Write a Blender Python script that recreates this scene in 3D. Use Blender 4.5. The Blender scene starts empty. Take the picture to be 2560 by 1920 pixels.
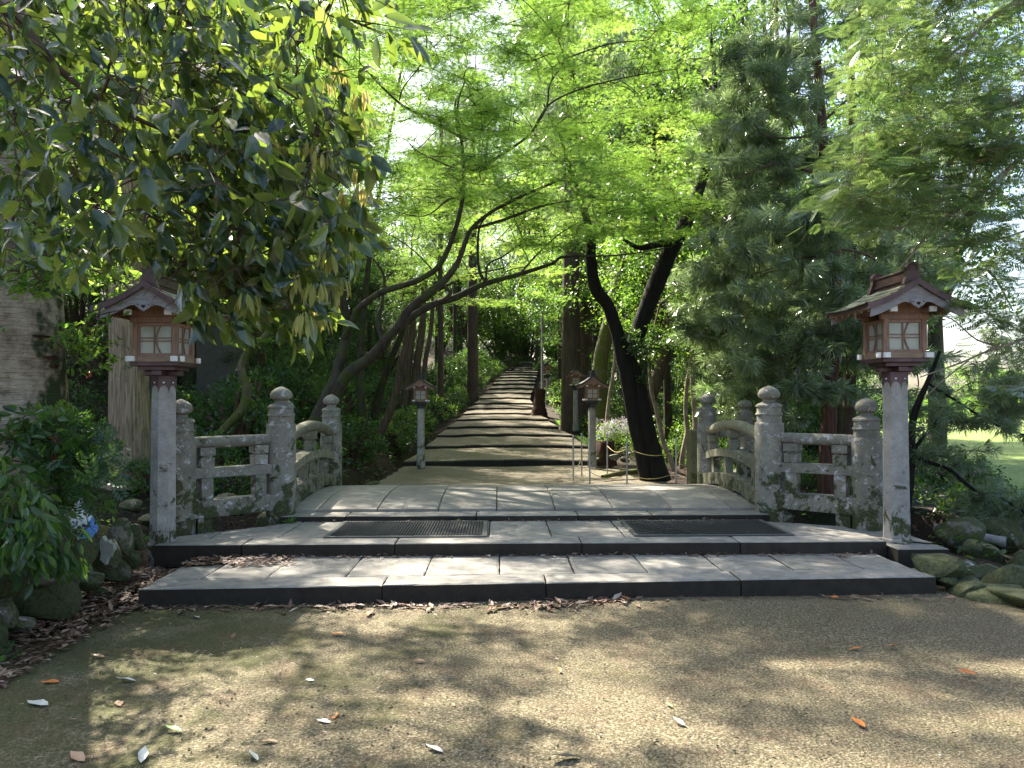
import bpy, math, random
import numpy as np
from mathutils import Vector
rs = np.random.RandomState(7)
random.seed(7)
sc = bpy.context.scene
COL = sc.collection

# ------------------------------------------------------------------ camera, sky, sun, exposure
CAM_Z = 1.55
PITCH, YAW, ROLL = math.radians(1.2), math.radians(-0.953), math.radians(0.12)
FPX = 1923.0                       # focal length in pixels of the 2560 wide photograph
cam_d = bpy.data.cameras.new('camera')
cam = bpy.data.objects.new('camera', cam_d)
COL.objects.link(cam)
cam_d.sensor_width = 36.0
cam_d.lens = FPX / 2560.0 * 36.0
cam_d.clip_end = 600.0
cam_d.clip_start = 0.05
cam.location = (0, 0, CAM_Z)
cam.rotation_euler = (math.radians(90) + PITCH, ROLL, YAW)
sc.camera = cam

world = bpy.data.worlds.new('World')
sc.world = world
world.use_nodes = True
SUN_EL, SUN_DX, SUN_DY = math.radians(47), -0.55, 0.835
wn = world.node_tree
wn.nodes.clear()
sky = wn.nodes.new('ShaderNodeTexSky')
sky.sky_type = 'NISHITA'
sky.sun_disc = False
sky.sun_elevation = SUN_EL
sky.sun_rotation = math.atan2(SUN_DX, SUN_DY)
sky.air_density = 1.0
sky.dust_density = 3.0
sky.ozone_density = 1.0
bgn = wn.nodes.new('ShaderNodeBackground')
bgn.inputs['Strength'].default_value = 0.1
wo = wn.nodes.new('ShaderNodeOutputWorld')
wn.links.new(sky.outputs[0], bgn.inputs['Color'])
wn.links.new(bgn.outputs[0], wo.inputs['Surface'])
sun_d = bpy.data.lights.new('sun', 'SUN')
sun_d.energy = 5.0
sun_d.angle = math.radians(0.55)
sun_d.color = (1.0, 0.925, 0.80)
sun = bpy.data.objects.new('sun', sun_d)
COL.objects.link(sun)
sun_dir = Vector((SUN_DX * math.cos(SUN_EL), SUN_DY * math.cos(SUN_EL), math.sin(SUN_EL))).normalized()
sun.rotation_euler = sun_dir.to_track_quat('Z', 'Y').to_euler()
sun.location = sun_dir * 60
sc.view_settings.view_transform = 'Standard'
sc.view_settings.look = 'None'
sc.view_settings.exposure = 2.3
sc.view_settings.gamma = 1.0
sc.view_settings.use_curve_mapping = False
sc.render.engine = 'CYCLES'
sc.cycles.use_denoising = True
sc.cycles.denoising_prefilter = 'NONE'
sc.cycles.max_bounces = 7
sc.cycles.diffuse_bounces = 4
sc.cycles.glossy_bounces = 2
sc.cycles.transmission_bounces = 4
sc.cycles.transparent_max_bounces = 6
sc.cycles.sample_clamp_indirect = 6.0
sc.cycles.caustics_reflective = False
sc.cycles.caustics_refractive = False

# ------------------------------------------------------------------ measured positions
cp, sp_ = math.cos(PITCH), math.sin(PITCH)
cy, sy_ = math.cos(YAW), math.sin(YAW)
def at(u, v, D):
    """the world point at distance D along +Y that was measured at (u, v) of the photograph"""
    x, y, z = (u - 1280.0) / FPX, 1.0, -(v - 960.0) / FPX
    y, z = y * cp - z * sp_, y * sp_ + z * cp
    x, y = x * cy - y * sy_, x * sy_ + y * cy
    return np.array([x / y * D, D, CAM_Z + z / y * D])

# ------------------------------------------------------------------ material kit
def new_mat(name):
    m = bpy.data.materials.new(name)
    m.use_nodes = True
    nt = m.node_tree
    nt.nodes.clear()
    out = nt.nodes.new('ShaderNodeOutputMaterial')
    return m, nt, out
def N(nt, typ, **kw):
    n = nt.nodes.new(typ)
    for k, v in kw.items():
        if k in n.inputs.keys():
            n.inputs[k].default_value = v
        else:
            setattr(n, k, v)
    return n
def noise(nt, vec, scale, detail=4.0, rough=0.6, dist=0.0):
    n = N(nt, 'ShaderNodeTexNoise')
    n.inputs['Scale'].default_value = scale
    n.inputs['Detail'].default_value = detail
    n.inputs['Roughness'].default_value = rough
    n.inputs['Distortion'].default_value = dist
    if vec is not None: nt.links.new(vec, n.inputs['Vector'])
    return n.outputs['Fac']
def ramp(nt, fac, stops, interp='LINEAR'):
    r = nt.nodes.new('ShaderNodeValToRGB')
    r.color_ramp.interpolation = interp
    el = r.color_ramp.elements
    while len(el) < len(stops): el.new(0.5)
    for e, (p, c) in zip(el, stops):
        e.position = p
        e.color = (c, c, c, 1) if not isinstance(c, (tuple, list)) else (*c, 1)
    nt.links.new(fac, r.inputs['Fac'])
    return r.outputs['Color']
def mix(nt, fac, a, b, mode='MIX'):
    m = nt.nodes.new('ShaderNodeMix')
    m.data_type = 'RGBA'
    m.blend_type = mode
    for s, v in ((0, fac), (6, a), (7, b)):
        if isinstance(v, (int, float)): m.inputs[s].default_value = v
        elif isinstance(v, tuple): m.inputs[s].default_value = (*v, 1)
        else: nt.links.new(v, m.inputs[s])
    return m.outputs[2]
def math_(nt, op, a, b=0.0, c=0.0):
    m = nt.nodes.new('ShaderNodeMath')
    m.operation = op
    for i, v in enumerate((a, b, c)):
        if isinstance(v, (int, float)): m.inputs[i].default_value = v
        else: nt.links.new(v, m.inputs[i])
    return m.outputs[0]
def coords(nt, scale=(1, 1, 1), kind='Object', rand=True):
    tc = nt.nodes.new('ShaderNodeTexCoord')
    mp = nt.nodes.new('ShaderNodeMapping')
    mp.inputs['Scale'].default_value = scale
    if kind == 'World':
        g = nt.nodes.new('ShaderNodeNewGeometry')
        nt.links.new(g.outputs['Position'], mp.inputs['Vector'])
    else:
        nt.links.new(tc.outputs[kind], mp.inputs['Vector'])
        if rand:
            oi = nt.nodes.new('ShaderNodeObjectInfo')
            c = nt.nodes.new('ShaderNodeCombineXYZ')
            mul = math_(nt, 'MULTIPLY', oi.outputs['Random'], 37.0)
            for i in range(3): nt.links.new(mul, c.inputs[i])
            nt.links.new(c.outputs[0], mp.inputs['Location'])
    return mp.outputs[0]
def bump(nt, h, strength, dist=0.01):
    b = nt.nodes.new('ShaderNodeBump')
    b.inputs['Strength'].default_value = strength
    b.inputs['Distance'].default_value = dist
    nt.links.new(h, b.inputs['Height'])
    return b.outputs[0]
def principled(nt, out, col, rough=0.8, normal=None, metal=0.0, spec=0.5):
    p = nt.nodes.new('ShaderNodeBsdfPrincipled')
    if isinstance(col, tuple): p.inputs['Base Color'].default_value = (*col, 1)
    else: nt.links.new(col, p.inputs['Base Color'])
    if isinstance(rough, (int, float)): p.inputs['Roughness'].default_value = rough
    else: nt.links.new(rough, p.inputs['Roughness'])
    p.inputs['Metallic'].default_value = metal
    p.inputs['Specular IOR Level'].default_value = spec
    if normal is not None: nt.links.new(normal, p.inputs['Normal'])
    if out is not None: nt.links.new(p.outputs[0], out.inputs['Surface'])
    return p
M = {}
def simple(name, col, rough=0.8, metal=0.0, var=0.25, scale=12.0, bmp=0.2):
    m, nt, out = new_mat(name)
    v = coords(nt)
    f = noise(nt, v, scale)
    dark = tuple(c * (1 - var) for c in col); light = tuple(min(1, c * (1 + var)) for c in col)
    c = ramp(nt, f, [(0.3, dark), (0.7, light)])
    principled(nt, out, c, rough, bump(nt, f, bmp, 0.004), metal)
    M[name] = m
    return m
def leafmat(name, stops, trans, fac=0.45, rough=0.4, spec=0.5):
    """leaf with a per-leaf colour taken from the attribute rnd; light passes through it"""
    m, nt, out = new_mat(name)
    a = nt.nodes.new('ShaderNodeAttribute'); a.attribute_name = 'rnd'
    oi = nt.nodes.new('ShaderNodeObjectInfo')
    f = math_(nt, 'ADD', a.outputs['Fac'], math_(nt, 'MULTIPLY', math_(nt, 'SUBTRACT', oi.outputs['Random'], 0.5), 0.25))
    c = ramp(nt, f, stops)
    t = ramp(nt, f, trans)
    p = principled(nt, None, c, rough, None, 0, spec)
    tr = nt.nodes.new('ShaderNodeBsdfTranslucent')
    nt.links.new(t, tr.inputs['Color'])
    mx = nt.nodes.new('ShaderNodeMixShader')
    mx.inputs[0].default_value = fac
    nt.links.new(p.outputs[0], mx.inputs[1]); nt.links.new(tr.outputs[0], mx.inputs[2])
    nt.links.new(mx.outputs[0], out.inputs['Surface'])
    M[name] = m
    return m

leafmat('maple_leaf', [(0.0, (0.030, 0.085, 0.016)), (0.5, (0.075, 0.17, 0.022)), (1.0, (0.14, 0.24, 0.03))],
        [(0.0, (0.18, 0.36, 0.05)), (0.5, (0.35, 0.56, 0.08)), (1.0, (0.54, 0.72, 0.13))], 0.58, 0.5, 0.35)
leafmat('oak_leaf', [(0.0, (0.014, 0.034, 0.024)), (0.5, (0.032, 0.066, 0.030)), (1.0, (0.09, 0.13, 0.04))],
        [(0.0, (0.08, 0.15, 0.02)), (0.5, (0.24, 0.35, 0.04)), (1.0, (0.45, 0.56, 0.07))], 0.38, 0.18, 0.8)
leafmat('young_oak_leaf', [(0.0, (0.20, 0.23, 0.05)), (0.5, (0.30, 0.31, 0.08)), (1.0, (0.40, 0.38, 0.12))],
        [(0.0, (0.45, 0.42, 0.10)), (1.0, (0.7, 0.6, 0.2))], 0.45, 0.5, 0.4)
leafmat('broad_leaf', [(0.0, (0.016, 0.042, 0.018)), (0.6, (0.035, 0.085, 0.024)), (1.0, (0.08, 0.15, 0.03))],
        [(0.0, (0.05, 0.12, 0.02)), (0.6, (0.14, 0.28, 0.03)), (1.0, (0.32, 0.48, 0.06))], 0.38, 0.34, 0.5)
leafmat('bright_leaf', [(0.0, (0.04, 0.10, 0.02)), (0.6, (0.09, 0.19, 0.03)), (1.0, (0.16, 0.26, 0.04))],
        [(0.0, (0.14, 0.32, 0.04)), (0.6, (0.30, 0.52, 0.06)), (1.0, (0.5, 0.68, 0.1))], 0.5, 0.45, 0.4)
leafmat('needle', [(0.0, (0.065, 0.095, 0.05)), (0.6, (0.13, 0.18, 0.095)), (1.0, (0.22, 0.28, 0.15))],
        [(0.0, (0.16, 0.25, 0.09)), (1.0, (0.40, 0.54, 0.20))], 0.40, 0.2, 1.0)
leafmat('fine_needle', [(0.0, (0.045, 0.09, 0.035)), (0.6, (0.10, 0.165, 0.06)), (1.0, (0.19, 0.25, 0.10))],
        [(0.0, (0.12, 0.24, 0.05)), (1.0, (0.36, 0.48, 0.12))], 0.36, 0.28, 0.8)
leafmat('grass_blade', [(0.0, (0.07, 0.15, 0.03)), (1.0, (0.16, 0.26, 0.06))],
        [(0.0, (0.2, 0.36, 0.06)), (1.0, (0.4, 0.55, 0.12))], 0.4, 0.5)
leafmat('fern_leaf', [(0.0, (0.03, 0.08, 0.02)), (1.0, (0.08, 0.16, 0.035))],
        [(0.0, (0.10, 0.22, 0.04)), (1.0, (0.25, 0.42, 0.08))], 0.4, 0.45)
leafmat('azalea_flower', [(0.0, (0.50, 0.38, 0.52)), (1.0, (0.72, 0.64, 0.72))],
        [(0.0, (0.6, 0.5, 0.62)), (1.0, (0.8, 0.76, 0.8))], 0.35, 0.7)
leafmat('litter', [(0.0, (0.05, 0.022, 0.014)), (0.45, (0.15, 0.078, 0.05)), (0.8, (0.28, 0.18, 0.12)), (1.0, (0.42, 0.34, 0.27))],
        [(0.0, (0.05, 0.02, 0.01)), (1.0, (0.3, 0.18, 0.1))], 0.12, 0.6)
for nm, c in (('tan_leaf', (0.34, 0.2, 0.11)), ('orange_leaf', (0.5, 0.16, 0.03)), ('pale_leaf', (0.5, 0.5, 0.44)), ('green_leaf', (0.2, 0.3, 0.1)), ('brown_leaf', (0.16, 0.07, 0.035))):
    simple(nm, c, 0.45, var=0.3, scale=30)

def barkmat(name, dark, light, moss=None, moss_amt=0.0, stretch=(9, 9, 1.3), b=0.6, rough=0.9):
    m, nt, out = new_mat(name)
    v = coords(nt, stretch, 'Object')
    f = noise(nt, v, 2.4, 8, 0.65, 0.4)
    v2 = coords(nt, (1, 1, 1), 'Object')
    f2 = noise(nt, v2, 1.6, 5)
    c = ramp(nt, f, [(0.32, dark), (0.66, light)])
    c = mix(nt, 0.5, c, ramp(nt, f2, [(0.3, 0.5), (0.7, 1.1)]), 'MULTIPLY')
    if moss:
        fm = noise(nt, v2, 3.2, 6, 0.7)
        k = ramp(nt, fm, [(0.62 - moss_amt * 0.45, 0.0), (0.74 - moss_amt * 0.45, 1.0)])
        c = mix(nt, k, c, ramp(nt, noise(nt, v2, 30, 3), [(0.3, tuple(x * 0.6 for x in moss)), (0.7, moss)]))
    principled(nt, out, c, rough, bump(nt, math_(nt, 'ADD', f, math_(nt, 'MULTIPLY', noise(nt, v2, 40, 4), 0.25)), b, 0.03), 0, 0.25)
    M[name] = m
    return m
barkmat('maple_bark', (0.026, 0.021, 0.016), (0.085, 0.07, 0.052), (0.06, 0.075, 0.02), 0.35, (5, 5, 2))
barkmat('dark_bark', (0.006, 0.005, 0.004), (0.022, 0.018, 0.014), (0.02, 0.024, 0.008), 0.12, (7, 7, 1.5))
barkmat('cedar_bark', (0.045, 0.03, 0.022), (0.15, 0.105, 0.075), (0.06, 0.08, 0.03), 0.08, (14, 14, 0.7), 0.9)
barkmat('tan_cedar_bark', (0.12, 0.082, 0.05), (0.42, 0.32, 0.21), (0.08, 0.12, 0.045), 0.10, (14, 14, 0.7), 0.9)
barkmat('red_bark', (0.05, 0.024, 0.017), (0.16, 0.08, 0.055), None, 0, (12, 12, 0.9), 0.8)
barkmat('mossy_bark', (0.08, 0.07, 0.04), (0.2, 0.17, 0.10), (0.11, 0.12, 0.03), 0.5, (5, 5, 1.5))
barkmat('pale_bark', (0.16, 0.125, 0.085), (0.36, 0.29, 0.21), (0.1, 0.12, 0.04), 0.12, (6, 6, 2))
barkmat('twig_bark', (0.05, 0.035, 0.022), (0.13, 0.09, 0.06), None, 0, (5, 5, 5), 0.3)
barkmat('stump_wood', (0.02, 0.011, 0.008), (0.095, 0.042, 0.027), (0.1, 0.12, 0.03), 0.1, (10, 10, 1.2), 0.9)

def oldbark():
    m, nt, out = new_mat('old_oak_bark')
    v = coords(nt, (1, 1, 1), 'World')
    f = noise(nt, v, 5, 8, 0.7, 0.3)
    c = ramp(nt, f, [(0.34, (0.20, 0.145, 0.10)), (0.5, (0.44, 0.345, 0.25)), (0.66, (0.60, 0.50, 0.38))])
    vh = coords(nt, (2, 2, 22), 'World')
    c = mix(nt, 0.6, c, ramp(nt, noise(nt, vh, 2.2, 5), [(0.35, 0.8), (0.6, 1.0)]), 'MULTIPLY')
    g = nt.nodes.new('ShaderNodeNewGeometry')
    k = nt.nodes.new('ShaderNodeSeparateXYZ'); nt.links.new(g.outputs['Normal'], k.inputs[0])
    fm = noise(nt, v, 4, 5)
    mask = ramp(nt, math_(nt, 'MULTIPLY', math_(nt, 'ADD', k.outputs[0], math_(nt, 'MULTIPLY', fm, 0.5)), 0.5), [(0.585, 0.0), (0.61, 1.0)])
    c = mix(nt, mask, c, (0.045, 0.06, 0.022))
    principled(nt, out, c, 0.85, bump(nt, math_(nt, 'ADD', f, noise(nt, vh, 2.2, 5)), 1.0, 0.06), 0, 0.3)
    M['old_oak_bark'] = m
oldbark()

def stonemat(name, base, moss=0.0, lichen=0.0, grime=0.3, speck=1.0, dark=None):
    m, nt, out = new_mat(name)
    v = coords(nt, (1, 1, 1), 'World')
    fine = noise(nt, v, 190, 2, 0.7)
    med = noise(nt, v, 9, 6, 0.65)
    big = noise(nt, v, 2.1, 4, 0.6, 0.4)
    c = ramp(nt, fine, [(0.34, tuple(x * (1 - 0.38 * speck) for x in base)), (0.66, tuple(min(1, x * (1 + 0.25 * speck)) for x in base))])
    c = mix(nt, grime, c, ramp(nt, med, [(0.32, 0.35), (0.66, 1.1)]), 'MULTIPLY')
    c = mix(nt, 0.35, c, ramp(nt, big, [(0.3, (0.75, 0.7, 0.6)), (0.7, (1.05, 1.03, 1.0))]), 'MULTIPLY')
    oi = nt.nodes.new('ShaderNodeObjectInfo')
    c = mix(nt, 1.0, c, ramp(nt, oi.outputs['Random'], [(0.0, (0.80, 0.80, 0.79)), (1.0, (1.12, 1.10, 1.06))]), 'MULTIPLY')
    if lichen:
        fl = noise(nt, v, 13, 6, 0.75, 0.6)
        c = mix(nt, ramp(nt, fl, [(0.60 - 0.1 * lichen, 0.0), (0.64 - 0.1 * lichen, 1.0)]), c, (0.42, 0.42, 0.42))
    if moss:
        g = nt.nodes.new('ShaderNodeNewGeometry')
        s = nt.nodes.new('ShaderNodeSeparateXYZ'); nt.links.new(g.outputs['Position'], s.inputs[0])
        low = nt.nodes.new('ShaderNodeMapRange')
        nt.links.new(s.outputs[2], low.inputs[0])
        low.inputs[1].default_value = 0.2; low.inputs[2].default_value = 1.25
        low.inputs[3].default_value = 0.16; low.inputs[4].default_value = -0.05
        fm = math_(nt, 'ADD', noise(nt, v, 5.5, 7, 0.72, 0.5), low.outputs[0])
        k = ramp(nt, fm, [(0.68 - 0.2 * moss, 0.0), (0.74 - 0.2 * moss, 1.0)])
        mc = ramp(nt, noise(nt, v, 45, 3), [(0.3, (0.018, 0.022, 0.010)), (0.7, (0.075, 0.085, 0.028))])
        c = mix(nt, k, c, mc)
    if dark:
        c = mix(nt, 0.85, c, dark, 'MIX')
    h = math_(nt, 'ADD', math_(nt, 'MULTIPLY', fine, 0.35), med)
    principled(nt, out, c, 0.82, bump(nt, h, 0.4, 0.005), 0, 0.35)
    M[name] = m
    return m
stonemat('paving_stone', (0.30, 0.285, 0.262), 0.0, 0.0, 0.6, 0.45)
stonemat('deck_stone', (0.30, 0.28, 0.25), 0.0, 0.0, 0.45, 0.4)
stonemat('rail_stone', (0.27, 0.255, 0.21), 0.52, 0.28, 0.6)
stonemat('arch_rail_stone', (0.25, 0.24, 0.17), 0.45, 0.1, 0.5)
stonemat('granite', (0.40, 0.38, 0.36), 0.32, 0.0, 0.5, 1.0)
stonemat('granite_base', (0.34, 0.34, 0.34), 0.15, 0.25, 0.5, 1.1)
stonemat('marker_stone', (0.13, 0.135, 0.075), 0.25, 0.0, 0.4)
stonemat('stele_stone', (0.085, 0.08, 0.065), 0.0, 0.0, 0.5)
stonemat('boulder', (0.16, 0.15, 0.115), 0.55, 0.12, 0.6, 0.5)
stonemat('mossy_boulder', (0.15, 0.14, 0.09), 1.1, 0.0, 0.6, 0.5)
stonemat('dark_riser', (0.034, 0.026, 0.018), 0.0, 0.0, 0.7, 0.8)  # weathered black, darkened further in place of shade from trees behind
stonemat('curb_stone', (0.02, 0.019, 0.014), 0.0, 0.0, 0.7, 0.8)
simple('lichen_patch', (0.27, 0.275, 0.235), 0.8, var=0.15, scale=20)
simple('characters', (0.02, 0.022, 0.014), 0.8)

def pathmat(name, a, b, mossc, moss=0.5, pale_grain=(0.30, 0.25, 0.18), fscale=120):
    m, nt, out = new_mat(name)
    v = coords(nt, (1, 1, 1), 'World')
    fine = noise(nt, v, fscale, 3, 0.75)
    vo = N(nt, 'ShaderNodeTexVoronoi'); vo.inputs['Scale'].default_value = fscale * 0.9
    nt.links.new(v, vo.inputs['Vector'])
    c = ramp(nt, fine, [(0.30, a), (0.52, b), (0.72, pale_grain)])  # fine grain from dark to palest tone
    c = mix(nt, 0.55, c, ramp(nt, vo.outputs['Distance'], [(0.0, 1.25), (0.7, 0.35)]), 'MULTIPLY')
    med = noise(nt, v, 1.3, 7, 0.68, 0.3)
    med2 = noise(nt, v, 14, 5, 0.7)
    md = math_(nt, 'ADD', med, math_(nt, 'MULTIPLY', med2, 0.25))
    if name == 'mossy_asphalt':            # thicker moss towards the wall on the left
        g = nt.nodes.new('ShaderNodeNewGeometry'); s = nt.nodes.new('ShaderNodeSeparateXYZ'); nt.links.new(g.outputs['Position'], s.inputs[0])
        mr = nt.nodes.new('ShaderNodeMapRange'); nt.links.new(s.outputs[0], mr.inputs[0])
        mr.inputs[1].default_value = 0.6; mr.inputs[2].default_value = -2.6; mr.inputs[3].default_value = -0.05; mr.inputs[4].default_value = 0.17
        md = math_(nt, 'ADD', md, mr.outputs[0])
    k = ramp(nt, md, [(0.78 - 0.3 * moss, 0.0), (0.92 - 0.3 * moss, 1.0)])
    mc = ramp(nt, noise(nt, v, 70, 3), [(0.3, tuple(x * 0.45 for x in mossc)), (0.7, mossc)])
    c = mix(nt, math_(nt, 'MULTIPLY', k, 0.8), c, mc)
    red = noise(nt, v, 3.0, 6, 0.7)
    c = mix(nt, math_(nt, 'MULTIPLY', ramp(nt, red, [(0.5, 0.0), (0.7, 1.0)]), 0.35), c, (0.12, 0.06, 0.04))
    h = math_(nt, 'ADD', fine, math_(nt, 'MULTIPLY', vo.outputs['Distance'], -0.6))
    principled(nt, out, c, 0.92, bump(nt, h, 0.8, 0.012), 0, 0.2)
    M[name] = m
pathmat('mossy_asphalt', (0.05, 0.042, 0.024), (0.17, 0.145, 0.085), (0.08, 0.085, 0.028), 0.45, (0.50, 0.41, 0.28), 75)
pathmat('stair_tread', (0.095, 0.083, 0.058), (0.22, 0.19, 0.135), (0.16, 0.16, 0.075), 0.5, (0.44, 0.38, 0.29), 60)
pathmat('forest_floor', (0.022, 0.014, 0.010), (0.05, 0.032, 0.022), (0.022, 0.034, 0.012), 0.6, (0.10, 0.065, 0.045), 26)
pathmat('lawn_green', (0.14, 0.22, 0.05), (0.22, 0.30, 0.08), (0.20, 0.3, 0.06), 0.6, (0.4, 0.4, 0.14), 20)
def woodmat(name, dark, light, sc_=(3, 3, 30), rough=0.6):
    m, nt, out = new_mat(name)
    v = coords(nt, sc_, 'Object')
    f = noise(nt, v, 3, 5, 0.6, 0.3)
    f2 = noise(nt, coords(nt), 8, 3)
    c = mix(nt, 0.4, ramp(nt, f, [(0.3, dark), (0.7, light)]), ramp(nt, f2, [(0.3, 0.6), (0.7, 1.1)]), 'MULTIPLY')
    principled(nt, out, c, rough, bump(nt, f, 0.25, 0.002), 0, 0.4)
    M[name] = m
woodmat('lantern_wood', (0.19, 0.10, 0.07), (0.36, 0.22, 0.155), (30, 30, 3))
woodmat('lantern_beam', (0.19, 0.12, 0.08), (0.34, 0.24, 0.16), (3, 30, 30))
woodmat('pale_board', (0.20, 0.18, 0.185), (0.34, 0.31, 0.32), (4, 20, 20), 0.5)
simple('copper_brown', (0.095, 0.055, 0.055), 0.45, 0.35, 0.3, 8)
simple('copper_green', (0.17, 0.19, 0.15), 0.42, 0.35, 0.2, 7)
simple('dark_copper', (0.03, 0.034, 0.034), 0.4, 0.4, 0.3, 8)
simple('white_paint', (0.78, 0.76, 0.74), 0.6, 0, 0.08)
simple('galvanised', (0.42, 0.43, 0.44), 0.35, 0.75, 0.15)
simple('rope_yellow', (0.40, 0.32, 0.12), 0.8)
simple('hole_shade', (0.006, 0.005, 0.005), 0.9)
simple('mat_rubber', (0.016, 0.017, 0.021), 0.8, 0, 0.2, 40)
simple('mat_border', (0.07, 0.07, 0.066), 0.7, 0.0, 0.2, 40)
simple('pipe_plastic', (0.22, 0.21, 0.2), 0.5)
simple('white_sheet', (0.66, 0.68, 0.74), 0.5, 0, 0.1)
simple('blue_sheet', (0.10, 0.26, 0.62), 0.45, 0, 0.2)
simple('red_berry', (0.5, 0.03, 0.02), 0.3)
def glassmat():
    m, nt, out = new_mat('milky_pane')
    v = coords(nt)
    f = noise(nt, v, 3.0, 2)
    p = principled(nt, None, ramp(nt, f, [(0.3, (0.52, 0.53, 0.47)), (0.7, (0.70, 0.70, 0.62))]), 0.05)
    tr = nt.nodes.new('ShaderNodeBsdfTranslucent'); tr.inputs['Color'].default_value = (0.6, 0.62, 0.55, 1)
    mx = nt.nodes.new('ShaderNodeMixShader'); mx.inputs[0].default_value = 0.4
    nt.links.new(p.outputs[0], mx.inputs[1]); nt.links.new(tr.outputs[0], mx.inputs[2])
    nt.links.new(mx.outputs[0], out.inputs['Surface'])
    M['milky_pane'] = m
glassmat()

# ------------------------------------------------------------------ mesh kit
def mesh_np(name, V, F, mat, rnd=None, smooth=False):
    """V (n,3); F (m,k) one polygon size, or a list of such arrays"""
    me = bpy.data.meshes.new(name)
    Fs = F if isinstance(F, list) else [F]
    Fs = [np.asarray(f, dtype=np.int32) for f in Fs if len(f)]
    V = np.asarray(V, dtype=np.float32)
    me.vertices.add(len(V)); me.vertices.foreach_set('co', V.ravel())
    nl = sum(f.size for f in Fs); npol = sum(len(f) for f in Fs)
    me.loops.add(nl); me.polygons.add(npol)
    me.loops.foreach_set('vertex_index', np.concatenate([f.ravel() for f in Fs]))
    st, tot, c = [], [], 0
    for f in Fs:
        st.append(c + np.arange(len(f), dtype=np.int32) * f.shape[1]); c += f.size
    me.polygons.foreach_set('loop_start', np.concatenate(st).astype(np.int32))
    me.update(calc_edges=True)
    me.polygons.foreach_set('use_smooth', np.full(npol, bool(smooth)))
    if rnd is not None:
        a = me.attributes.new('rnd', 'FLOAT', 'POINT')
        a.data.foreach_set('value', np.asarray(rnd, dtype=np.float32))
    if mat is not None: me.materials.append(M[mat] if isinstance(mat, str) else mat)
    return me
def tag(o, label=None, cat=None, group=None, kind=None):
    if label: o['label'] = label
    if cat: o['category'] = cat
    if group: o['group'] = group
    if kind: o['kind'] = kind
    return o
def thing(name, loc, label, cat, group=None, rz=0.0, scale=1.0):
    o = bpy.data.objects.new(name, None)
    COL.objects.link(o)
    o.empty_display_size = 0.2
    o.location = loc; o.rotation_euler = (0, 0, rz); o.scale = (scale,) * 3
    return tag(o, label, cat, group)
def part(name, me, parent=None, label=None, kind=None, loc=None):
    o = bpy.data.objects.new(name, me)
    COL.objects.link(o)
    if parent is not None: o.parent = parent
    if loc is not None: o.location = loc
    return tag(o, label, None, None, kind)
def kids(o): return [c for c in list(COL.objects) if c.parent == o]
def copy_tree(o, parent=None, ch=None):
    if ch is None:
        ch = {}
        for c in COL.objects:
            if c.parent is not None: ch.setdefault(c.parent.name, []).append(c)
    c = o.copy(); COL.objects.link(c)
    if parent is not None: c.parent = parent
    for k in ch.get(o.name, []): copy_tree(k, c, ch)
    return c
class MB:
    def __init__(s): s.V = []; s.F = {}; s.n = 0
    def add(s, V, F):
        V = np.asarray(V, float).reshape(-1, 3)
        for f in F: s.F.setdefault(len(f), []).append([i + s.n for i in f])
        s.V.append(V); s.n += len(V)
        return s
    def box(s, x0, x1, y0, y1, z0, z1, b=0.0):
        return s.prism([(x0, y0), (x1, y0), (x1, y1), (x0, y1)], z0, z1, b)
    def prism(s, poly, z0, z1, b=0.0, skew=None):
        """vertical prism; b chamfers the top and bottom edges"""
        P = np.array(poly, float); n = len(P)
        if b > 0:
            c = P.mean(0); d = P - c
            e = np.array([[np.sign(x) if abs(x) > 1e-9 else 0, np.sign(y) if abs(y) > 1e-9 else 0] for x, y in d])
            I = P - e * b
            rings = [(I, z0), (P, z0 + b), (P, z1 - b), (I, z1)]
        else: rings = [(P, z0), (P, z1)]
        V = np.vstack([np.c_[r, np.full(n, z)] for r, z in rings])
        F = []
        for k in range(len(rings) - 1):
            for i in range(n):
                j = (i + 1) % n
                F.append([k * n + i, k * n + j, (k + 1) * n + j, (k + 1) * n + i])
        F.append(list(range(n))[::-1]); F.append([(len(rings) - 1) * n + i for i in range(n)])
        return s.add(V, F)
    def obox(s, p0, p1, w, h, up=(0, 0, 1)):
        """bar from p0 to p1, width w (sideways) and height h"""
        p0 = np.array(p0, float); p1 = np.array(p1, float)
        d = p1 - p0; d /= np.linalg.norm(d)
        sd = np.cross(d, up); sd /= np.linalg.norm(sd); u = np.cross(sd, d)
        V = [p + a * sd * w / 2 + b * u * h / 2 for p in (p0, p1) for a, b in ((-1, -1), (1, -1), (1, 1), (-1, 1))]
        return s.add(V, [[0, 1, 2, 3][::-1], [4, 5, 6, 7], [0, 1, 5, 4], [1, 2, 6, 5], [2, 3, 7, 6], [3, 0, 4, 7]])
    def lathe(s, prof, c=(0, 0, 0), n=20, rot=0.0, flat=False):
        c = np.array(c, float); V = []; m = len(prof)
        for r, z in prof:
            for i in range(n):
                a = 2 * math.pi * i / n + rot
                V.append((c[0] + r * math.cos(a), c[1] + r * math.sin(a), c[2] + z))
        F = [[k * n + i, k * n + (i + 1) % n, (k + 1) * n + (i + 1) % n, (k + 1) * n + i] for k in range(m - 1) for i in range(n)]
        F.append(list(range(n))[::-1]); F.append([(m - 1) * n + i for i in range(n)])
        return s.add(V, F)
    def mesh(s, name, mat, smooth=False, off=(0, 0, 0)):
        V = np.vstack(s.V) - np.array(off, float)
        Fs = [np.array(f) for f in s.F.values()]
        return mesh_np(name, V, Fs, mat, None, smooth)
def smooth_by_angle(me, deg=35):
    me.polygons.foreach_set('use_smooth', np.ones(len(me.polygons), dtype=bool))
    me.set_sharp_from_angle(angle=math.radians(deg))
    return me
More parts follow.
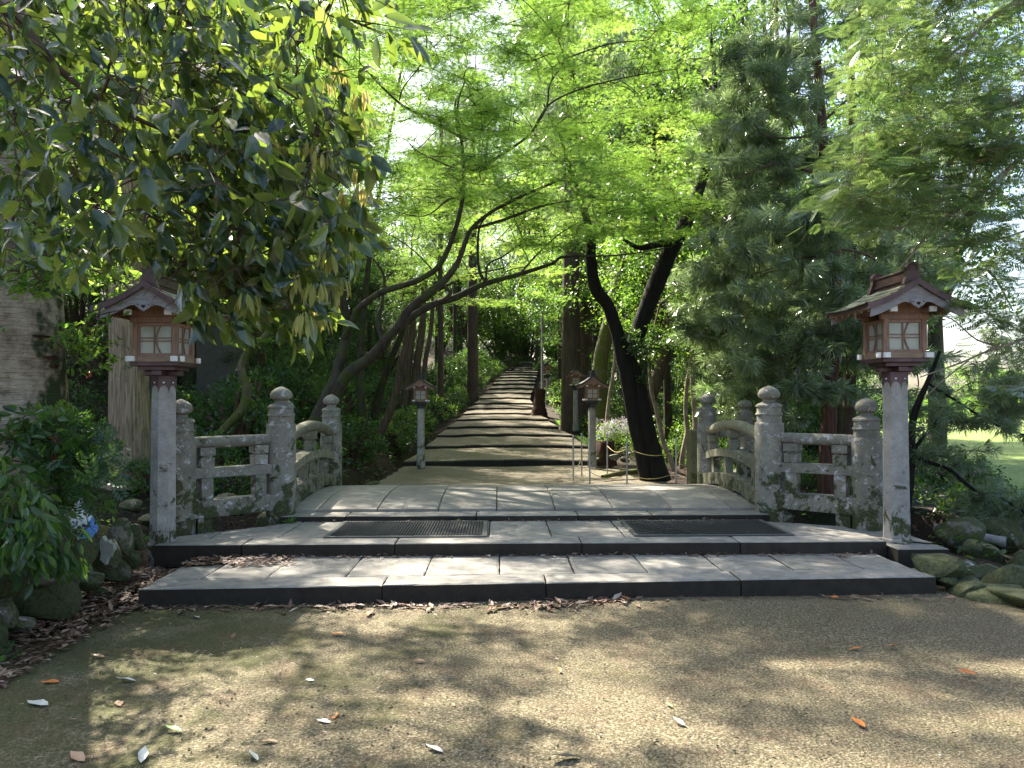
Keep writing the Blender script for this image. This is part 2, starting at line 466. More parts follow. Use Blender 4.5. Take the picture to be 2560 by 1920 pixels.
def catmull(P, R, sub):
    P = np.array(P, float); R = np.array(R, float)
    if len(P) < 3: sub = max(sub, 2)
    Q = np.vstack([2 * P[0] - P[1], P, 2 * P[-1] - P[-2]]); out = []; ro = []
    for i in range(len(P) - 1):
        a, b, c, d = Q[i], Q[i + 1], Q[i + 2], Q[i + 3]
        for k in range(sub):
            t = k / sub
            out.append(0.5 * ((2 * b) + (c - a) * t + (2 * a - 5 * b + 4 * c - d) * t * t + (3 * b - a - 3 * c + d) * t ** 3))
            ro.append(R[i] * (1 - t) + R[i + 1] * t)
    out.append(P[-1]); ro.append(R[-1])
    return np.array(out), np.array(ro)
def tube(P, R, sides=8, sub=4, wob=0.0, cap=True, raw=False):
    """a limb through the points P with the radii R"""
    P, R = (np.array(P, float), np.array(R, float)) if raw else catmull(P, R, sub)
    n = len(P)
    T = np.gradient(P, axis=0); T /= np.linalg.norm(T, axis=1)[:, None] + 1e-12
    ref = np.array([0.0, 1.0, 0.0]) if abs(T[0][2]) > 0.8 else np.array([0.0, 0.0, 1.0])
    u = np.cross(T[0], ref); u /= np.linalg.norm(u); V = []
    for i in range(n):
        u = u - T[i] * np.dot(u, T[i]); u /= np.linalg.norm(u) + 1e-12
        w = np.cross(T[i], u)
        a = np.arange(sides) * 2 * math.pi / sides
        r = R[i] * (1 + wob * (rs.rand(sides) - 0.5))
        V.append(P[i] + (np.cos(a) * r)[:, None] * u + (np.sin(a) * r)[:, None] * w)
    V = np.vstack(V)
    i = np.arange((n - 1) * sides)
    k, j = i // sides, i % sides
    F = np.c_[k * sides + j, k * sides + (j + 1) % sides, (k + 1) * sides + (j + 1) % sides, (k + 1) * sides + j]
    return V, F, (P, R)
def tube_mb(mb, P, R, sides=8, sub=4, wob=0.0):
    V, F, s = tube(P, R, sides, sub, wob)
    mb.add(V, F.tolist()); m = len(V)
    return s
# leaf outlines: x across, y along, z up, length 1
def tmpl(V, F): return np.array(V, float), np.array(F, int)
T_DIAMOND = tmpl([(0, 0, 0), (.26, .45, .05), (0, 1, -.02), (-.26, .45, .05)], [(0, 1, 2), (0, 2, 3)])
T_OVAL = tmpl([(0, 0, 0), (.17, .25, .04), (.2, .6, .03), (0, 1, -.08), (-.2, .6, .03), (-.17, .25, .04)], [(0, 1, 2), (0, 2, 3), (0, 3, 4), (0, 4, 5)])
def maple_t():
    V = [(0, 0, 0)]; F = []
    for k, a in enumerate((-78, -40, 0, 40, 78)):
        L = (0.62, 0.9, 1.0, 0.9, 0.62)[k]; a = math.radians(a)
        for da, l in ((-0.30, 0.36), (0, 1.0), (0.30, 0.36)):
            V.append((math.sin(a + da) * L * l, math.cos(a + da) * L * l, -0.10 * l * l * L))
        F.append((0, 3 * k + 3, 3 * k + 2)); F.append((0, 3 * k + 2, 3 * k + 1))
    return tmpl(V, F)
T_MAPLE = maple_t()
T_MAPLE_LOW = (T_MAPLE[0], T_MAPLE[1][::2])
T_TRI3 = tmpl([(0, 0, 0), (-.55, .75, -.05), (-.2, .35, 0), (0, 1, -.08), (.2, .35, 0), (.55, .75, -.05)], [(0, 2, 1), (0, 4, 3), (0, 5, 4), (0, 3, 2)])
def whorl_t(n=16, w=0.035):
    V = []; F = []
    for k in range(n):
        a = k * 2.399; tilt = 0.35 + 0.75 * ((k * 7 % n) / n)
        d = np.array([math.cos(a) * math.sin(tilt) * 1.0, math.cos(tilt) * 0.9, math.sin(a) * math.sin(tilt)])
        q = np.cross(d, (0.3, 0.5, 0.81)); q /= np.linalg.norm(q)
        b = len(V)
        droop = np.array([0, 0, -0.12])
        V += [-q * w * .4, q * w * .4, d * 0.55 + q * w, d * 0.55 - q * w, d + droop]
        F += [(b, b + 1, b + 2), (b, b + 2, b + 3), (b + 3, b + 2, b + 4)]
    return tmpl(V, F)
T_WHORL = whorl_t()
def spray_t(n=9, L=0.36, w=0.036, ang=0.95):
    V = []; F = []
    for k in range(n):
        y = 0.08 + 0.9 * k / n
        l = L * math.sin(math.pi * (0.18 + 0.75 * k / n))
        for s in (-1, 1):
            b = len(V); d = np.array([s * math.sin(ang), math.cos(ang), -0.12]); q = np.array([-d[1], d[0], 0]) * w
            o = np.array([0, y, -0.1 * y * y])
            V += [o, o + d * l * .5 + q, o + d * l, o + d * l * .5 - q]
            F += [(b, b + 1, b + 2), (b, b + 2, b + 3)]
    b = len(V); V += [(0.008, 0, 0), (-0.008, 0, 0), (0, 1, -0.1)]; F.append((b, b + 1, b + 2))
    return tmpl(V, F)
T_SPRAY = spray_t()
T_FERN = spray_t(14, 0.30, 0.028, 1.2)
T_PINNATE = spray_t(5, 0.42, 0.075, 0.95)
T_BLADE = tmpl([(-.03, 0, 0), (.03, 0, 0), (.02, .6, .03), (0, 1, -.1), (-.02, .6, .03)], [(0, 1, 2), (0, 2, 4), (4, 2, 3)])
def unit(a): return a / (np.linalg.norm(a, axis=-1, keepdims=True) + 1e-12)
def cloud(t, P, D, U, S, rnd=None):
    """one leaf of outline t at every point: axis D, upper side towards U, length S"""
    TV, TF = t
    Y = unit(np.asarray(D, float)); X = unit(np.cross(Y, U)); Z = np.cross(X, Y)
    S = np.asarray(S)[:, None, None]
    V = P[:, None, :] + S * (TV[None, :, 0, None] * X[:, None] + TV[None, :, 1, None] * Y[:, None] + TV[None, :, 2, None] * Z[:, None])
    n, k = len(P), len(TV)
    F = (TF[None] + (np.arange(n) * k)[:, None, None]).reshape(-1, 3)
    r = rs.rand(n) if rnd is None else rnd
    return V.reshape(-1, 3), F, np.repeat(r, k)
def join(parts):
    V, F, R, o = [], [], [], 0
    for v, f, r in parts:
        V.append(v); F.append(f + o); R.append(r); o += len(v)
    return np.vstack(V), np.vstack(F), np.concatenate(R)
def sticks(A, B, ra, rb):
    """thin tapered twigs from A to B"""
    A = np.asarray(A); B = np.asarray(B); n = len(A)
    ra = np.broadcast_to(ra, (n,)); rb = np.broadcast_to(rb, (n,))
    d = unit(B - A); x = unit(np.cross(d, np.array([0.31, 0.2, 0.93]))); y = np.cross(d, x)
    V = []
    for P, r in ((A, ra), (B, rb)):
        for k in range(3):
            a = k * 2 * math.pi / 3
            V.append(P + r[:, None] * (math.cos(a) * x + math.sin(a) * y))
    V = np.stack(V, 1)
    f = np.array([(0, 1, 4), (0, 4, 3), (1, 2, 5), (1, 5, 4), (2, 0, 3), (2, 3, 5)])
    F = (f[None] + (np.arange(n) * 6)[:, None, None]).reshape(-1, 3)
    return V.reshape(-1, 3), F, np.zeros(n * 6)
def rand_dirs(n):
    return unit(rs.normal(size=(n, 3)))
def fill(C, R, per, mode, t, size, spread=0.25, twigs=7, updown=0.35, tone=None, anchor=None, jitter=0.5):
    """leaves on small twigs inside the ellipsoids (centres C, radii R).
    mode: layer = flat sprays, hang = drooping, ball = every way"""
    lv, st = [], []
    C = np.asarray(C, float); R = np.asarray(R, float)
    nC = len(C); per = np.broadcast_to(per, (nC,)).astype(int)
    for c, r, n in zip(C, R, per):
        if n < 1: continue
        k = max(2, int(twigs))
        e = rand_dirs(k) * (rs.rand(k, 1) ** 0.4)
        E = c + e * r
        st.append((np.repeat(c[None], k, 0), E))
        w = rs.randint(0, k, n); tt = rs.rand(n, 1) ** 0.6
        P = c + (E[w] - c) * tt + rs.normal(size=(n, 3)) * r * spread * 0.5
        out = unit(E[w] - c)
        if mode == 'layer':
            D = unit(out * [1, 1, 0.2] + rs.normal(size=(n, 3)) * [jitter, jitter, 0.2] + [0, 0, -0.15])
            U = unit(np.array([0, 0, 1.0]) + rs.normal(size=(n, 3)) * updown)
        elif mode == 'hang':
            D = unit(out * [0.5, 0.5, 0.2] + np.array([0, 0, -1.0]) + rs.normal(size=(n, 3)) * 0.35)
            U = unit(rs.normal(size=(n, 3)) + [0, -0.2, 0.4])
        else:
            D = unit(out + rs.normal(size=(n, 3)) * 0.7)
            U = unit(np.array([0, 0, 0.8]) + rs.normal(size=(n, 3)) * 0.7)
        cl = rs.rand() * 0.5
        rr = np.clip(cl + rs.rand(n) * 0.5 + (0 if tone is None else tone), 0, 1)
        lv.append(cloud(t, P, D, U, size * (0.65 + 0.6 * rs.rand(n)), rr))
    A = np.vstack([a for a, b in st]); B = np.vstack([b for a, b in st])
    return join(lv), (A, B)
LIT = [(-1.75, 4.75, .9, .36), (-2.4, 5.2, .35, .15), (-1.1, 5.5, .55, .3), (-2.15, 3.9, .3, .14), (-1.3, 3.3, .3, .12), (1.6, 3.2, .5, .12), (2.9, 4.5, .5, .1), (-.1, 5.5, .35, .12), (-.8, 6.5, 1.3, .35), (-2.3, 6.4, .5, .3), (.47, 3.95, .5, .2), (.75, 3.65, .35, .14), (-.42, 4.1, .3, .1), (1.85, 4.6, .4, .09), (-2.0, 3.4, .4, .25), (2.5, 3.75, .7, .12), (-.4, 5.0, .4, .13), (1.1, 3.2, .5, .12), (-1.1, 3.9, .18, .1),
       (1.2, 6.6, .4, .2), (2.6, 6.5, .5, .25), (-1.0, 9.6, .5, .3), (.7, 9.4, .6, .3), (2.1, 9.7, .5, .3), (-.8, 7.7, .5, .14), (1.0, 7.6, .4, .14), (3.4, 7.3, .5, .5), (-3.0, 7.4, .6, .5), (-.8, 13.1, .7, .12), (1.2, 13.6, .6, .12), (.2, 14.2, .9, .13), (-.9, 14.9, .6, .12), (1.4, 15.2, .6, .12), (.3, 17.2, 1.1, .3), (1.2, 18.4, .8, .2), (-.9, 18.3, .5, .2), (.8, 20.5, 1.0, .4), (-.5, 21.6, .7, .2), (.3, 23.4, 1.2, .5)]
def foot(P, z0=.1):
    """where the shade of the point P falls"""
    k = (P[:, 2] - z0) / sun_dir.z
    return P[:, :2] - k[:, None] * np.array([sun_dir.x, sun_dir.y])
def open_gaps(data, t, amount=1.0, inframe=0.55):
    """gaps in the canopy where the sun comes through to the paving"""
    V, F, R = data; k = len(t[0]); n = len(V) // k
    P = V.reshape(n, k, 3)[:, 0]
    f = foot(P); kill = np.zeros(n, bool)
    wob = .18 * np.sin(f[:, 0] * 5 + 1) + .14 * np.sin(f[:, 1] * 7 + f[:, 0] * 3)
    for x, y, a, b in LIT: kill |= ((f[:, 0] - x) / a) ** 2 + ((f[:, 1] - y) / b) ** 2 < 1 + wob
    above = (P[:, 2] - CAM_Z) / np.maximum(P[:, 1], .1) > .55
    kill &= rs.rand(n) < np.where(above, amount, inframe * amount)
    keep = ~kill
    Vk = V.reshape(n, k, 3)[keep].reshape(-1, 3); Rk = R.reshape(n, k)[keep].ravel()
    m = int(keep.sum()); fk = np.asarray(t[1])
    return Vk, (fk[None] + (np.arange(m) * k)[:, None, None]).reshape(-1, 3), Rk
def leaf_mesh(name, data, mat, off=(0, 0, 0)):
    V, F, R = data
    return mesh_np(name, V - np.asarray(off, float), F, mat, R)
# ------------------------------------------------------------------ terrain
ST_D = [16.0, 19.4, 22.6, 25.6, 28.4, 31.0, 33.4, 35.6, 37.6, 39.5, 41.3, 43.0, 44.7, 46.4, 48.0, 49.6, 51.2, 52.8, 54.4, 56.0, 57.6]
ST_Z = [0.29, 0.41, 0.545, 0.68, 0.86, 1.03, 1.22, 1.43, 1.68, 1.95, 2.21, 2.48, 2.73, 2.96, 3.18, 3.39, 3.60, 3.79, 3.97, 4.15, 4.32]
ST_L = [1007, 1063, 1092, 1118, 1141, 1157, 1169, 1186, 1199, 1210, 1222, 1229, 1238, 1248, 1253, 1262, 1270, 1277, 1284, 1292, 1300]
ST_R = [1529, 1472, 1432, 1397, 1372, 1352, 1341, 1332, 1326, 1329, 1334, 1338, 1338, 1340, 1344, 1345, 1346, 1345, 1342, 1338, 1335]
XL = [(u - 1248) * d / 1923 for u, d in zip(ST_L, ST_D)]
XR = [(u - 1248) * d / 1923 for u, d in zip(ST_R, ST_D)]
def zp(y): return np.interp(y, [-50, 7, 8.2, 11, 12.3, 15.9] + ST_D[1:] + [70, 110], [0, 0, 0.1, 0.12, 0.15, 0.18] + [z - 0.14 for z in ST_Z[:-1]] + [5.4, 10])
def pl(y): return np.interp(y, [0, 11, 12.3] + ST_D, [-2.3, -2.3, -2.0] + XL)
def pr(y): return np.interp(y, [0, 11, 12.3] + ST_D, [2.9, 2.9, 2.9] + XR)
def sstep(x, a, b):
    t = np.clip((x - a) / (b - a), 0, 1); return t * t * (3 - 2 * t)
def poly_dist(x, y, pts):
    best = np.full(np.shape(x), 1e9)
    for (x0, y0), (x1, y1) in zip(pts[:-1], pts[1:]):
        dx, dy = x1 - x0, y1 - y0
        t = np.clip(((x - x0) * dx + (y - y0) * dy) / (dx * dx + dy * dy), 0, 1)
        best = np.minimum(best, np.hypot(x - x0 - t * dx, y - y0 - t * dy))
    return best
_gx = np.linspace(0, 2 * math.pi, 8)[:-1]
def rough(x, y, a=0.05):
    return a * (np.sin(x * 1.7 + 0.6 * y) + np.sin(y * 2.3 - x * 0.8 + 1) + 0.6 * np.sin(x * 4.1 + y * 3.3) + 0.4 * np.sin(x * 9.1 - y * 7.3)) * 0.5
GULLY = [(-40, 9.2), (-6, 9.9), (3, 9.7), (5.0, 9.2), (6.2, 8.0), (9, 7.0), (40, 6)]
DITCH = [(-2.95, 10.2), (-2.75, 13), (-2.5, 16), (-2.35, 20), (-2.15, 26)]
def terrain(x, y):
    x = np.asarray(x, float); y = np.asarray(y, float)
    z = zp(y)
    dl = pl(y) - x; dr = x - pr(y)
    k = np.interp(y, [11, 17, 19, 26, 60], [0.03, 0.42, 0.42, 0.26, 0.2])
    left = zp(y) - 0.1 + k * np.clip(dl - 0.9, 0, None) - 0.02 * np.clip(dl - 14, 0, None)
    z = np.where(dl > 0.0, z * (1 - sstep(dl, 0, 0.9)) + left * sstep(dl, 0, 0.9), z)
    zr = zp(y) * (1 - sstep(dr, 2.5, 9)) + (-0.62) * sstep(dr, 2.5, 9)
    far = sstep(y, 40, 75) * (1 - sstep(x, 9, 17))
    zr = zr * (1 - far) + (zp(y) * 0.75) * far
    z = np.where((dr > 0) & (y > 8), zr, z)
    # raised bed behind the dry stone wall
    bed = sstep(-x, 3.25, 3.55) * (1 - sstep(y, 6.9, 8.4)) * sstep(y, -8, -2)
    z = z + bed * (0.52 + 0.05 * np.clip(-x - 3.5, 0, 6))
    # right edge of the forecourt drops to the stream
    z = z - sstep(x, 4.3, 6.5) * (1 - sstep(y, 7, 12)) * sstep(y, 3.5, 6.5) * 0.5
    g = poly_dist(x, y, GULLY)
    z = z - (1 - sstep(g, 0.5, 1.45)) * 1.15
    d = poly_dist(x, y, DITCH)
    z = z - (1 - sstep(d, 0.12, 0.45)) * 0.5
    onpath = ((dl < 0.05) & (dr < 0.0) & (y > 10.8)) | ((np.abs(x) < 3.4) & (y < 7.4)) | ((x > -3.2) & (x < 4.6) & (y < 5.6))
    return z + np.where(onpath, 0.0, rough(x, y, 0.06))
def grid_mesh(name, xs, ys, fz, mat):
    X, Y = np.meshgrid(xs, ys)
    V = np.c_[X.ravel(), Y.ravel(), fz(X, Y).ravel()]
    nx, ny = len(xs), len(ys)
    i = np.arange((ny - 1) * (nx - 1)); r, c = i // (nx - 1), i % (nx - 1)
    a = r * nx + c
    return mesh_np(name, V, np.c_[a, a + 1, a + nx + 1, a + nx], mat, None, True)
xs = np.unique(np.concatenate([np.linspace(-320, -30, 12), np.linspace(-30, -8, 50), np.linspace(-8, 9, 100), np.linspace(9, 40, 50), np.linspace(40, 320, 12)]))
ys = np.unique(np.concatenate([np.linspace(-80, -5, 10), np.linspace(-5, 4, 30), np.linspace(4, 20, 95), np.linspace(20, 62, 70), np.linspace(62, 320, 24)]))
ground = part('ground', grid_mesh('ground', xs, ys, lambda x, y: terrain(x, y) - 0.02, 'forest_floor'), kind='structure')
# forecourt: mossy asphalt sheet, a little above the soil
def fore_z(x, y): return terrain(np.clip(x, -3.15, 4.25), np.minimum(y, 7.3)) * 0 + 0.006 * np.sin(x * 1.3 + y) + 0.004 * np.sin(y * 2.1)
fy = np.linspace(-6, 7.25, 60); fx = np.linspace(-3.15, 4.6, 50)
fc = grid_mesh('forecourt', fx, fy, fore_z, 'mossy_asphalt')
# ragged outline: the right side swings out towards the viewer
co = np.empty(len(fc.vertices) * 3); fc.vertices.foreach_get('co', co); co = co.reshape(-1, 3)
t = (co[:, 0] + 3.15) / 7.75
xr_ = np.interp(co[:, 1], [-6, 5.2, 5.9, 6.2, 7.3], [14, 8.0, 4.2, 3.5, 3.3]) + 0.06 * np.sin(co[:, 1] * 6)
xl_ = np.interp(co[:, 1], [-6, 3.0, 5.0, 5.8, 7.3], [-3.1, -3.1, -2.95, -2.75, -2.7]) + 0.05 * np.sin(co[:, 1] * 7)
co[:, 0] = xl_ + (xr_ - xl_) * t
fc.vertices.foreach_set('co', co.astype(np.float32).ravel()); fc.update()
part('forecourt', fc, kind='structure')
# lawn beyond the stream on the right
part('lawn', grid_mesh('lawn', np.linspace(9.5, 160, 30), np.linspace(15, 200, 30), lambda x, y: -0.50 + 0.03 * np.sin(x * .7) * np.sin(y * .5), 'lawn_green'), kind='structure')
# path landing between the bridge and the first step
path_lo = grid_mesh('path', np.linspace(0, 1, 24), np.linspace(12.34, 16.02, 26), lambda x, y: 0.175 + 0.012 * np.sin(x * 9 + y * 2), 'stair_tread')
co = np.empty(len(path_lo.vertices) * 3); path_lo.vertices.foreach_get('co', co); co = co.reshape(-1, 3)
a_, b_ = pl(co[:, 1]) + 0.03 * np.sin(co[:, 1] * 8), pr(co[:, 1]) - 0.1 + 0.08 * np.sin(co[:, 1] * 5)
co[:, 0] = a_ + (b_ - a_) * co[:, 0]
path_lo.vertices.foreach_set('co', co.astype(np.float32).ravel()); path_lo.update()
part('path', path_lo, kind='structure')

# ------------------------------------------------------------------ stepped slope
stair = tag(thing('stairway', (0, 16, 0.2), None, None), kind='structure')
for i, (d, z, l, r) in enumerate(zip(ST_D, ST_Z, XL, XR)):
    d1 = ST_D[i + 1] + 0.06 if i + 1 < len(ST_D) else d + 3
    l1 = XL[i + 1] if i + 1 < len(XL) else l; r1 = XR[i + 1] if i + 1 < len(XR) else r
    n = 30
    t = np.linspace(0, 1, n)
    bow = 0.10 * np.sin(math.pi * t) + 0.02 * np.sin(t * 17 + i * 2) * (t > 0.02) * (t < 0.98)      # edge bows a little and dips at the ends
    rise = .07 if i < 5 else .085 if i < 9 else .10
    zn_ = (ST_Z[i + 1] - rise if i + 1 < len(ST_Z) else z + .3) - z
    X0 = l + (r - l) * t; X1 = l1 + 0.02 + (r1 - l1 - 0.04) * t
    zz = z - 0.018 + 0.03 * np.sin(math.pi * t) + 0.006 * np.sin(t * 23 + i)
    rows = []
    for q, s in enumerate(np.linspace(0, 1, 8)):
        Yr = (d + 0.13 + bow) * (1 - s) + d1 * s
        rows.append(np.c_[X0 * (1 - s) + X1 * s, Yr, zz - 0.004 + max(zn_, 0.0) * s + 0.006 * np.sin(Yr * 3 + X0 * 5)])
    V = np.vstack(rows); k = np.arange(7 * (n - 1)); rr, cc = k // (n - 1), k % (n - 1); a = rr * n + cc
    part('tread', mesh_np('tread', V - [0, 16, 0.2], np.c_[a, a + 1, a + n + 1, a + n], 'stair_tread', None, True), stair)
    zb = z - rise - 0.06
    # kerb stones that hold the tread
    m = max(2, int(round((r - l) / (1.0 if i < 10 else 1.3))))
    cuts = np.linspace(0, n - 1, m + 1).round().astype(int)
    for a0, a1 in zip(cuts[:-1], cuts[1:]):
        mb = MB(); js = list(range(a0, a1 + 1)); V = []; g = 0.004
        dz = 0.012 * (rs.rand() - 0.5); dy = 0.03 * (rs.rand() - 0.5)
        for j in js:
            x = X0[j] + (g if j == js[0] else (-g if j == js[-1] else 0))
            y = d + bow[j] + dy; h = zz[j] + dz
            V += [(x, y, zb), (x, y, h - 0.018), (x, y + 0.02, h), (x, y + 0.15, h), (x, y + 0.15, zb)]
        F = []
        for q in range(len(js) - 1):
            o = q * 5
            F += [(o + w, o + 5 + w, o + 5 + (w + 1) % 5, o + (w + 1) % 5) for w in range(5)]
        F += [(0, 1, 2, 3, 4), tuple(len(V) - 5 + w for w in (4, 3, 2, 1, 0))]
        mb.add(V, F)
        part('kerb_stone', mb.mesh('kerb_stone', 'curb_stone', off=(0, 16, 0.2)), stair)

# ------------------------------------------------------------------ stone platforms in front of the bridge
def quadstone(P, z, th, mat, matside=None, b=0.008):
    """one stone: outline P (4+ corners), top z, thickness th; sides black with age, deepened in place of tree shade"""
    P = np.array(P, float)
    c = P.mean(0); Q = []
    for i in range(len(P)):                      # worn, slightly chipped outline
        a_, b_ = P[i], P[(i + 1) % len(P)]; L = np.linalg.norm(b_ - a_); m = max(1, int(L / .09))
        Q += [a_ + (b_ - a_) * (k + (0 if k == 0 else .5 * (rs.rand() - .5))) / m for k in range(m)]
    P = np.array(Q); n = len(P)
    d = c - P; d /= np.linalg.norm(d, axis=1)[:, None]
    P = P + d * (rs.rand(n, 1) ** 3) * .006
    I = P + (c - P) * (b * (.8 + 2.2 * rs.rand(n, 1) ** 3)) / np.maximum(np.linalg.norm(c - P, axis=1)[:, None] * .5, .05)
    V = np.vstack([np.c_[P, np.full(n, z - th)], np.c_[P, np.full(n, z - b)], np.c_[I, np.full(n, z)]])
    F4 = [[k * n + i, k * n + (i + 1) % n, (k + 1) * n + (i + 1) % n, (k + 1) * n + i] for k in range(2) for i in range(n)]
    mb = MB(); mb.add(V, F4 + [[2 * n + i for i in range(n)]])
    return mb
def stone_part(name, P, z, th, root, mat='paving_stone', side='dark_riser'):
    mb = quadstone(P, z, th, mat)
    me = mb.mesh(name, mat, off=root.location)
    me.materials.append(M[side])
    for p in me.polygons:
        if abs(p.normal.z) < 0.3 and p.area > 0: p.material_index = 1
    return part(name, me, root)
low = tag(thing('lower_platform', (0, 6.5, 0), None, None), kind='structure')
def fy1(x, y0): return y0 + (x + 2.72) * 0.042
g = 0.004
j1 = [-2.72, -0.9, 0.36, 1.9, 3.49]
for a, b in zip(j1[:-1], j1[1:]):
    stone_part('edge_stone', [(a + g, fy1(a, 5.86)), (b - g, fy1(b, 5.86)), (b - g, fy1(b, 6.155)), (a + g, fy1(a, 6.155))], 0.135 + rs.rand() * .003, 0.17, low)
xs1 = [-2.72, -2.38, -1.87, -1.24, -0.61, 0.0, 0.615, 1.22, 1.85, 2.45, 3.05, 3.46]
for i, (a, b) in enumerate(zip(xs1[:-1], xs1[1:])):
    yb = 6.62 if i == 0 else 7.2
    stone_part('paving_slab', [(a + g, fy1(a, 6.165)), (b - g, fy1(b, 6.165)), (b - g, yb if i else 6.72), (a + g, yb)], 0.134 + rs.rand() * .004, 0.16, low)
up = tag(thing('upper_platform', (0, 7.5, 0), None, None), kind='structure')
j2 = [-3.12, -2.33, -0.95, 0.75, 2.2, 3.55]
for a, b in zip(j2[:-1], j2[1:]):
    stone_part('edge_stone', [(a + g, 7.02), (b - g, 7.02), (b - g, 7.33), (a + g, 7.33)], 0.25 + rs.rand() * .003, 0.2, up)
def yb2(x):
    return float(np.interp(x, [-3.12, -2.36, -2.3, 2.82, 2.88, 3.95], [7.46, 8.1, 8.36, 8.36, 8.2, 7.67]))
xs2 = [-3.12, -2.75, -2.1, -1.45, -0.75, -0.1, 0.5, 1.2, 1.85, 2.5, 3.1, 3.55]
for a, b in zip(xs2[:-1], xs2[1:]):
    stone_part('paving_slab', [(a + g, 7.338), (b - g, 7.338), (b - g, yb2(b)), (a + g, yb2(a))], 0.249 + rs.rand() * .003, 0.2, up)
# wing of the platform that reaches past the right lantern
stone_part('paving_slab', [(3.558, 6.84), (4.02, 6.84), (4.02, 7.02), (3.558, 7.3)], 0.215, 0.2, up, 'deck_stone')
stone_part('paving_slab', [(3.558, 7.31), (3.98, 7.035), (3.97, 7.66), (3.558, 7.85)], 0.235, 0.2, up, 'deck_stone')

def floor_mat(loc, x0, x1, y0, y1, z, label, nrib=None):
    t = thing('door_mat', (x0, y0, z), label, 'floor mat', 'rubber mats on the stone bridge')
    w, d = x1 - x0, y1 - y0
    mb = MB()
    for q in ((0, w, 0, .045), (0, w, d - .045, d), (0, .045, .045, d - .045), (w - .045, w, .045, d - .045)): mb.box(*q, 0, .012, .003)
    part('border', mb.mesh('border', 'mat_border'), t)
    mb = MB(); mb.box(.045, w - .045, .045, d - .045, 0, .006)
    n = int((w - .1) / 0.028)
    for i in range(n):
        x = .05 + (w - .1) * (i + .5) / n
        mb.add([(x - .008, .05, .006), (x + .008, .05, .006), (x + .004, .05, .018), (x - .004, .05, .018), (x - .008, d - .05, .006), (x + .008, d - .05, .006), (x + .004, d - .05, .018), (x - .004, d - .05, .018)],
               [(0, 1, 2, 3), (4, 7, 6, 5), (1, 5, 6, 2), (2, 6, 7, 3), (3, 7, 4, 0)])
    part('ribbed_mat', mb.mesh('ribbed_mat', 'mat_rubber'), t)
    return t
floor_mat(None, -1.66, -0.12, 7.30, 8.24, 0.255, 'black ribbed mat on the near platform, the left one')
floor_mat(None, 1.28, 2.81, 7.30, 8.22, 0.255, 'black ribbed mat on the near platform, the right one')

# ------------------------------------------------------------------ bridge
BC = 0.29
bridge = thing('stone_bridge', (BC, 9.7, 0.3), 'small arched stone bridge deck crossing the hidden stream below the steps', 'bridge')
def dz(y): return 0.305 + 0.105 * math.sin(math.pi * min(1, max(0, (y - 8.34) / 2.95))) ** 0.9
bo = bridge.location
xe = [-2.35, -1.65, -0.25, 0.85, 1.65, 2.93]
for a, b in zip(xe[:-1], xe[1:]):
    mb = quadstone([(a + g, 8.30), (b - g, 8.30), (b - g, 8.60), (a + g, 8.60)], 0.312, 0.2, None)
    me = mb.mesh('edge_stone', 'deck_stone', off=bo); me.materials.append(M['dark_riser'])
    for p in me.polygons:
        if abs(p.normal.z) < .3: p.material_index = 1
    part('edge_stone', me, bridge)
xd = [-2.35, -2.02, -1.36, -0.68, -0.03, 0.62, 1.27, 1.93, 2.6, 2.93]
for a, b in zip(xd[:-1], xd[1:]):
    V = []; n = 15; h = rs.rand() * .003
    for y in np.linspace(8.608, 11.24, n):
        z = dz(y) + h
        V += [(a + .005, y, z - .2), (a + .005, y, z - .006), (a + .011, y, z), (b - .011, y, z), (b - .005, y, z - .006), (b - .005, y, z - .2)]
    F = [[k * 6 + w, k * 6 + (w + 1) % 6, (k + 1) * 6 + (w + 1) % 6, (k + 1) * 6 + w][::-1] for k in range(n - 1) for w in range(6)]
    F += [[0, 1, 2, 3, 4, 5], [(n - 1) * 6 + w for w in (5, 4, 3, 2, 1, 0)]]
    part('deck_slab', MB().add(V, F).mesh('deck_slab', 'deck_stone', off=bo), bridge)
mb = MB()   # side beams and the joint bedding below the slabs
V = []; n = 15
for x0, x1 in ((-2.62, -2.36), (2.94, 3.2)):
    V = []
    for y in np.linspace(8.36, 11.2, n):
        z = dz(y) - 0.02
        V += [(x0, y, z - .42), (x0, y, z), (x1, y, z), (x1, y, z - .42)]
    F = [[k * 4 + w, k * 4 + (w + 1) % 4, (k + 1) * 4 + (w + 1) % 4, (k + 1) * 4 + w][::-1] for k in range(n - 1) for w in range(4)]
    F += [[0, 1, 2, 3], [(n - 1) * 4 + w for w in (3, 2, 1, 0)]]
    part('side_beam', MB().add(V, F).mesh('side_beam', 'rail_stone', off=bo), bridge)
V = []
for y in np.linspace(8.4, 11.2, n):
    z = dz(y) - 0.03
    V += [(-2.35, y, z - .3), (-2.35, y, z), (2.93, y, z), (2.93, y, z - .3)]
F = [[k * 4 + w, k * 4 + (w + 1) % 4, (k + 1) * 4 + (w + 1) % 4, (k + 1) * 4 + w][::-1] for k in range(n - 1) for w in range(4)]
part('bedding', MB().add(V, F).mesh('bedding', 'forest_floor', off=bo), bridge)
for y0, y1 in ((7.9, 8.55), (11.0, 11.6)):
    part('abutment', MB().box(-3.3, 3.9, y0, y1, -1.3, 0.04).mesh('abutment', 'boulder', off=bo), bridge)
far = tag(thing('far_platform', (BC, 11.8, 0), None, None), kind='structure')
xf = [-2.35, -1.5, -0.6, 0.3, 1.2, 2.1, 2.95]
for a, b in zip(xf[:-1], xf[1:]):
    stone_part('paving_slab', [(a + g, 11.25), (b - g, 11.25), (b - g, 12.36), (a + g, 12.36)], 0.178 + rs.rand() * .003, 0.2, far, 'deck_stone')
floor_mat(None, -1.76, -0.23, 11.35, 12.25, 0.183, 'dark mat lying at the far end of the bridge, left one')
